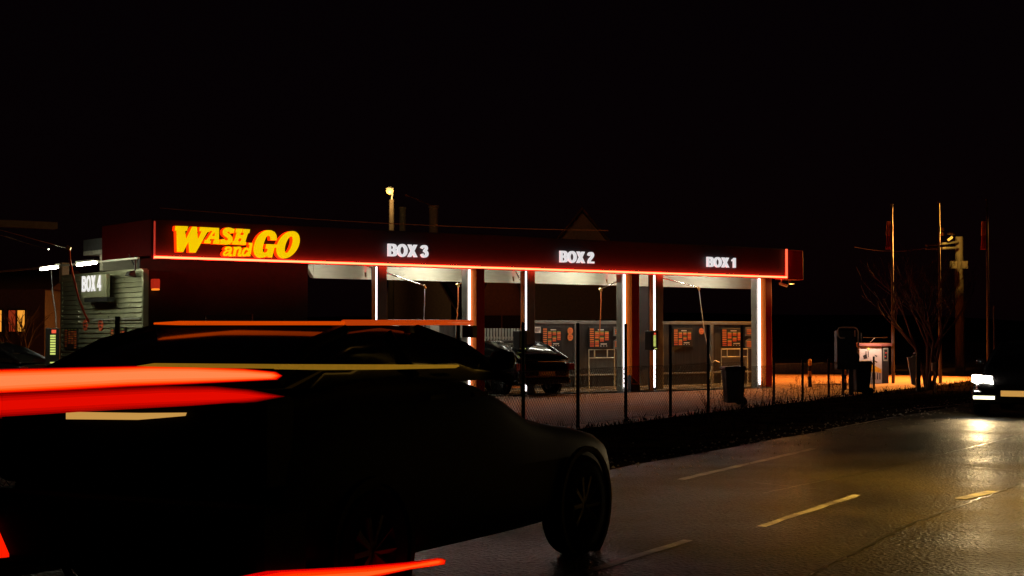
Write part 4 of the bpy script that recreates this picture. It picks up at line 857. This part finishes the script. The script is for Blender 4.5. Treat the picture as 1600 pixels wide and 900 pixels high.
# parked black car in front of the middle bay
g = on_ground(896, 617); rc = g-D1*.9; park = thing('parked_car', 'glossy black car parked before the middle bay, tail towards the road', 'car', (rc.x, rc.y, 0), math.atan2(D2.y, D2.x)-.0)
make_car(park, 4.4, 1.8, 1.42, .98, .85, 0, M['paint'], .1, 1.2, 2.3, 3.2, deck=.95)
for sgn in (-1, 1):
    MB().box(-.05, .1, sgn*.86-.05*sgn-.1, sgn*.86-.05*sgn+.1, .66, .84).build('tail_light', mat('lens_red', (.25, .02, .01), .2), park, bevel=.02)
MB().box(-.035, .05, -.26, .26, .52, .63).build('number_plate', M['plate'], park)
MB().box(-.03, .2, -.8, .8, .3, .48).build('bumper', M['paint'], park, bevel=.05)
MB().tube([(-.0, -.84, .86), (-.04, -.89, .74), (-.03, -.89, .62)], .012, 6).tube([(-.02, -.7, .885), (-.02, .3, .89)], .01, 6).build('chrome_trim', M['chrome'], park)
p2 = copy_tree(park); q = on_ground(62, 628); p2.location = (q.x, q.y, 0); p2.rotation_euler.z = math.radians(172); p2['label'] = 'dark car parked at the far left below the lit windows'; 
# oncoming car
hp = at_depth(1534, 594, 30); onc = thing('oncoming_car', 'dark oncoming car at the right edge with one blazing headlamp in view', 'car', (0, 0, 0), YAW+math.pi)
# headlamp sits at local (4.25, -.68); place the car so that it lands on hp
ca, sa = math.cos(YAW+math.pi), math.sin(YAW+math.pi); lx, ly = 4.2, -.66
onc.location = (hp.x-(lx*ca-ly*sa), hp.y-(lx*sa+ly*ca), 0)
make_car(onc, 4.4, 1.8, 1.45, .98, .88, 0, M['paint'], .2, .9, 2.4, 3.3, wheels=(.85, 3.45))
def headlamp(sg_):
    z = hp.z; h_ = MB().add([(4.16, sg_*.40, z-.1), (4.3, sg_*.42, z-.06), (4.3, sg_*.5, z+.07), (4.1, sg_*.86, z+.1), (4.1, sg_*.88, z-.03), (4.24, sg_*.7, z-.1)]+[(3.95, sg_*.4, z-.1), (3.95, sg_*.42, z-.06), (3.95, sg_*.5, z+.07), (3.95, sg_*.86, z+.1), (3.95, sg_*.88, z-.03), (3.95, sg_*.7, z-.1)],
      [(0, 1, 2, 3, 4, 5), (6, 11, 10, 9, 8, 7)]+[(i, (i+1) % 6, (i+1) % 6+6, i+6) for i in range(6)]).build('headlight', M['head'], onc)
headlamp(-1); headlamp(1)
for sg_ in (-1, 1):
    MB().box(4.3, 4.42, sg_*.58-.2, sg_*.58+.2, hp.z-.36, hp.z-.3).build('fog_light', glow('daylight_strip', (1, .93, .6), 4) if sg_ < 0 else bpy.data.materials['daylight_strip'], onc)
    sp = bpy.data.lights.new('headlight_beam', 'SPOT'); sp.energy = 260; sp.color = (1, .70, .32); sp.spot_size = math.radians(75); sp.spot_blend = .8; sp.shadow_soft_size = .08
    so = bpy.data.objects.new('headlight_beam', sp); COL.objects.link(so); so.parent = onc; so.location = (4.5, sg_*.66, hp.z); so.rotation_euler = (math.radians(90-4), 0, math.radians(-90))
MB().box(4.38, 4.42, -.26, .26, hp.z-.3, hp.z-.19).build('number_plate', M['plateglow'], onc)  # plate's yellow light comes from its own emission
MB().box(4.2, 4.4, -.82, .82, .25, .5).build('bumper', M['paint'], onc, bevel=.05)

# ------------------------------------------------------------------ street lamps beyond the frame that light lot and road
def lampost(x, y, h, e, yaw, lb, col=(1, .55, .18), tilt=0, size=.5, spread=2.6):
    o = thing('street_lamp', lb, 'street lamp', (x, y, 0), yaw, 'roadside sodium lamps')
    MB().tube([(0, 0, 0), (0, 0, h)], .09, 10, .05).build('pole', M['grey'], o); MB().tube([(0, 0, h-.02), (.6, 0, h+.25), (1.6, 0, h+.3)], .035, 8).build('arm', M['grey'], o)
    MB().loft([[(1.4, -.12, h+.22), (2.1, -.14, h+.22), (2.1, .14, h+.22), (1.4, .12, h+.22)], [(1.45, -.08, h+.36), (2.0, -.08, h+.34), (2.0, .08, h+.34), (1.45, .08, h+.36)]]).build('lamp_head', M['grey'], o, bevel=.02)
    MB().box(1.5, 2.0, -.09, .09, h+.19, h+.217).build('lens', M['sodium'], o)
    l = bpy.data.lights.new('lamp_light', 'AREA'); l.energy = e; l.color = col; l.shape = 'RECTANGLE'; l.size = size; l.size_y = .2; l.spread = spread
    lo = bpy.data.objects.new('lamp_light', l); COL.objects.link(lo); lo.parent = o; lo.location = (1.75, 0, h+.17); lo.rotation_euler = (0, tilt, 0)
lampost(22.4, 59.5, 8.0, 6500, math.radians(206), 'sodium street lamp behind the right of the lot, outside the picture', (1, .36, .06), tilt=-1.0, spread=1.2)
p = rd(-12, 12.2); lampost(p.x, p.y, 7.5, 700, math.radians(150), 'sodium street lamp on the near pavement, outside the picture', (1, .58, .10), spread=1.45)
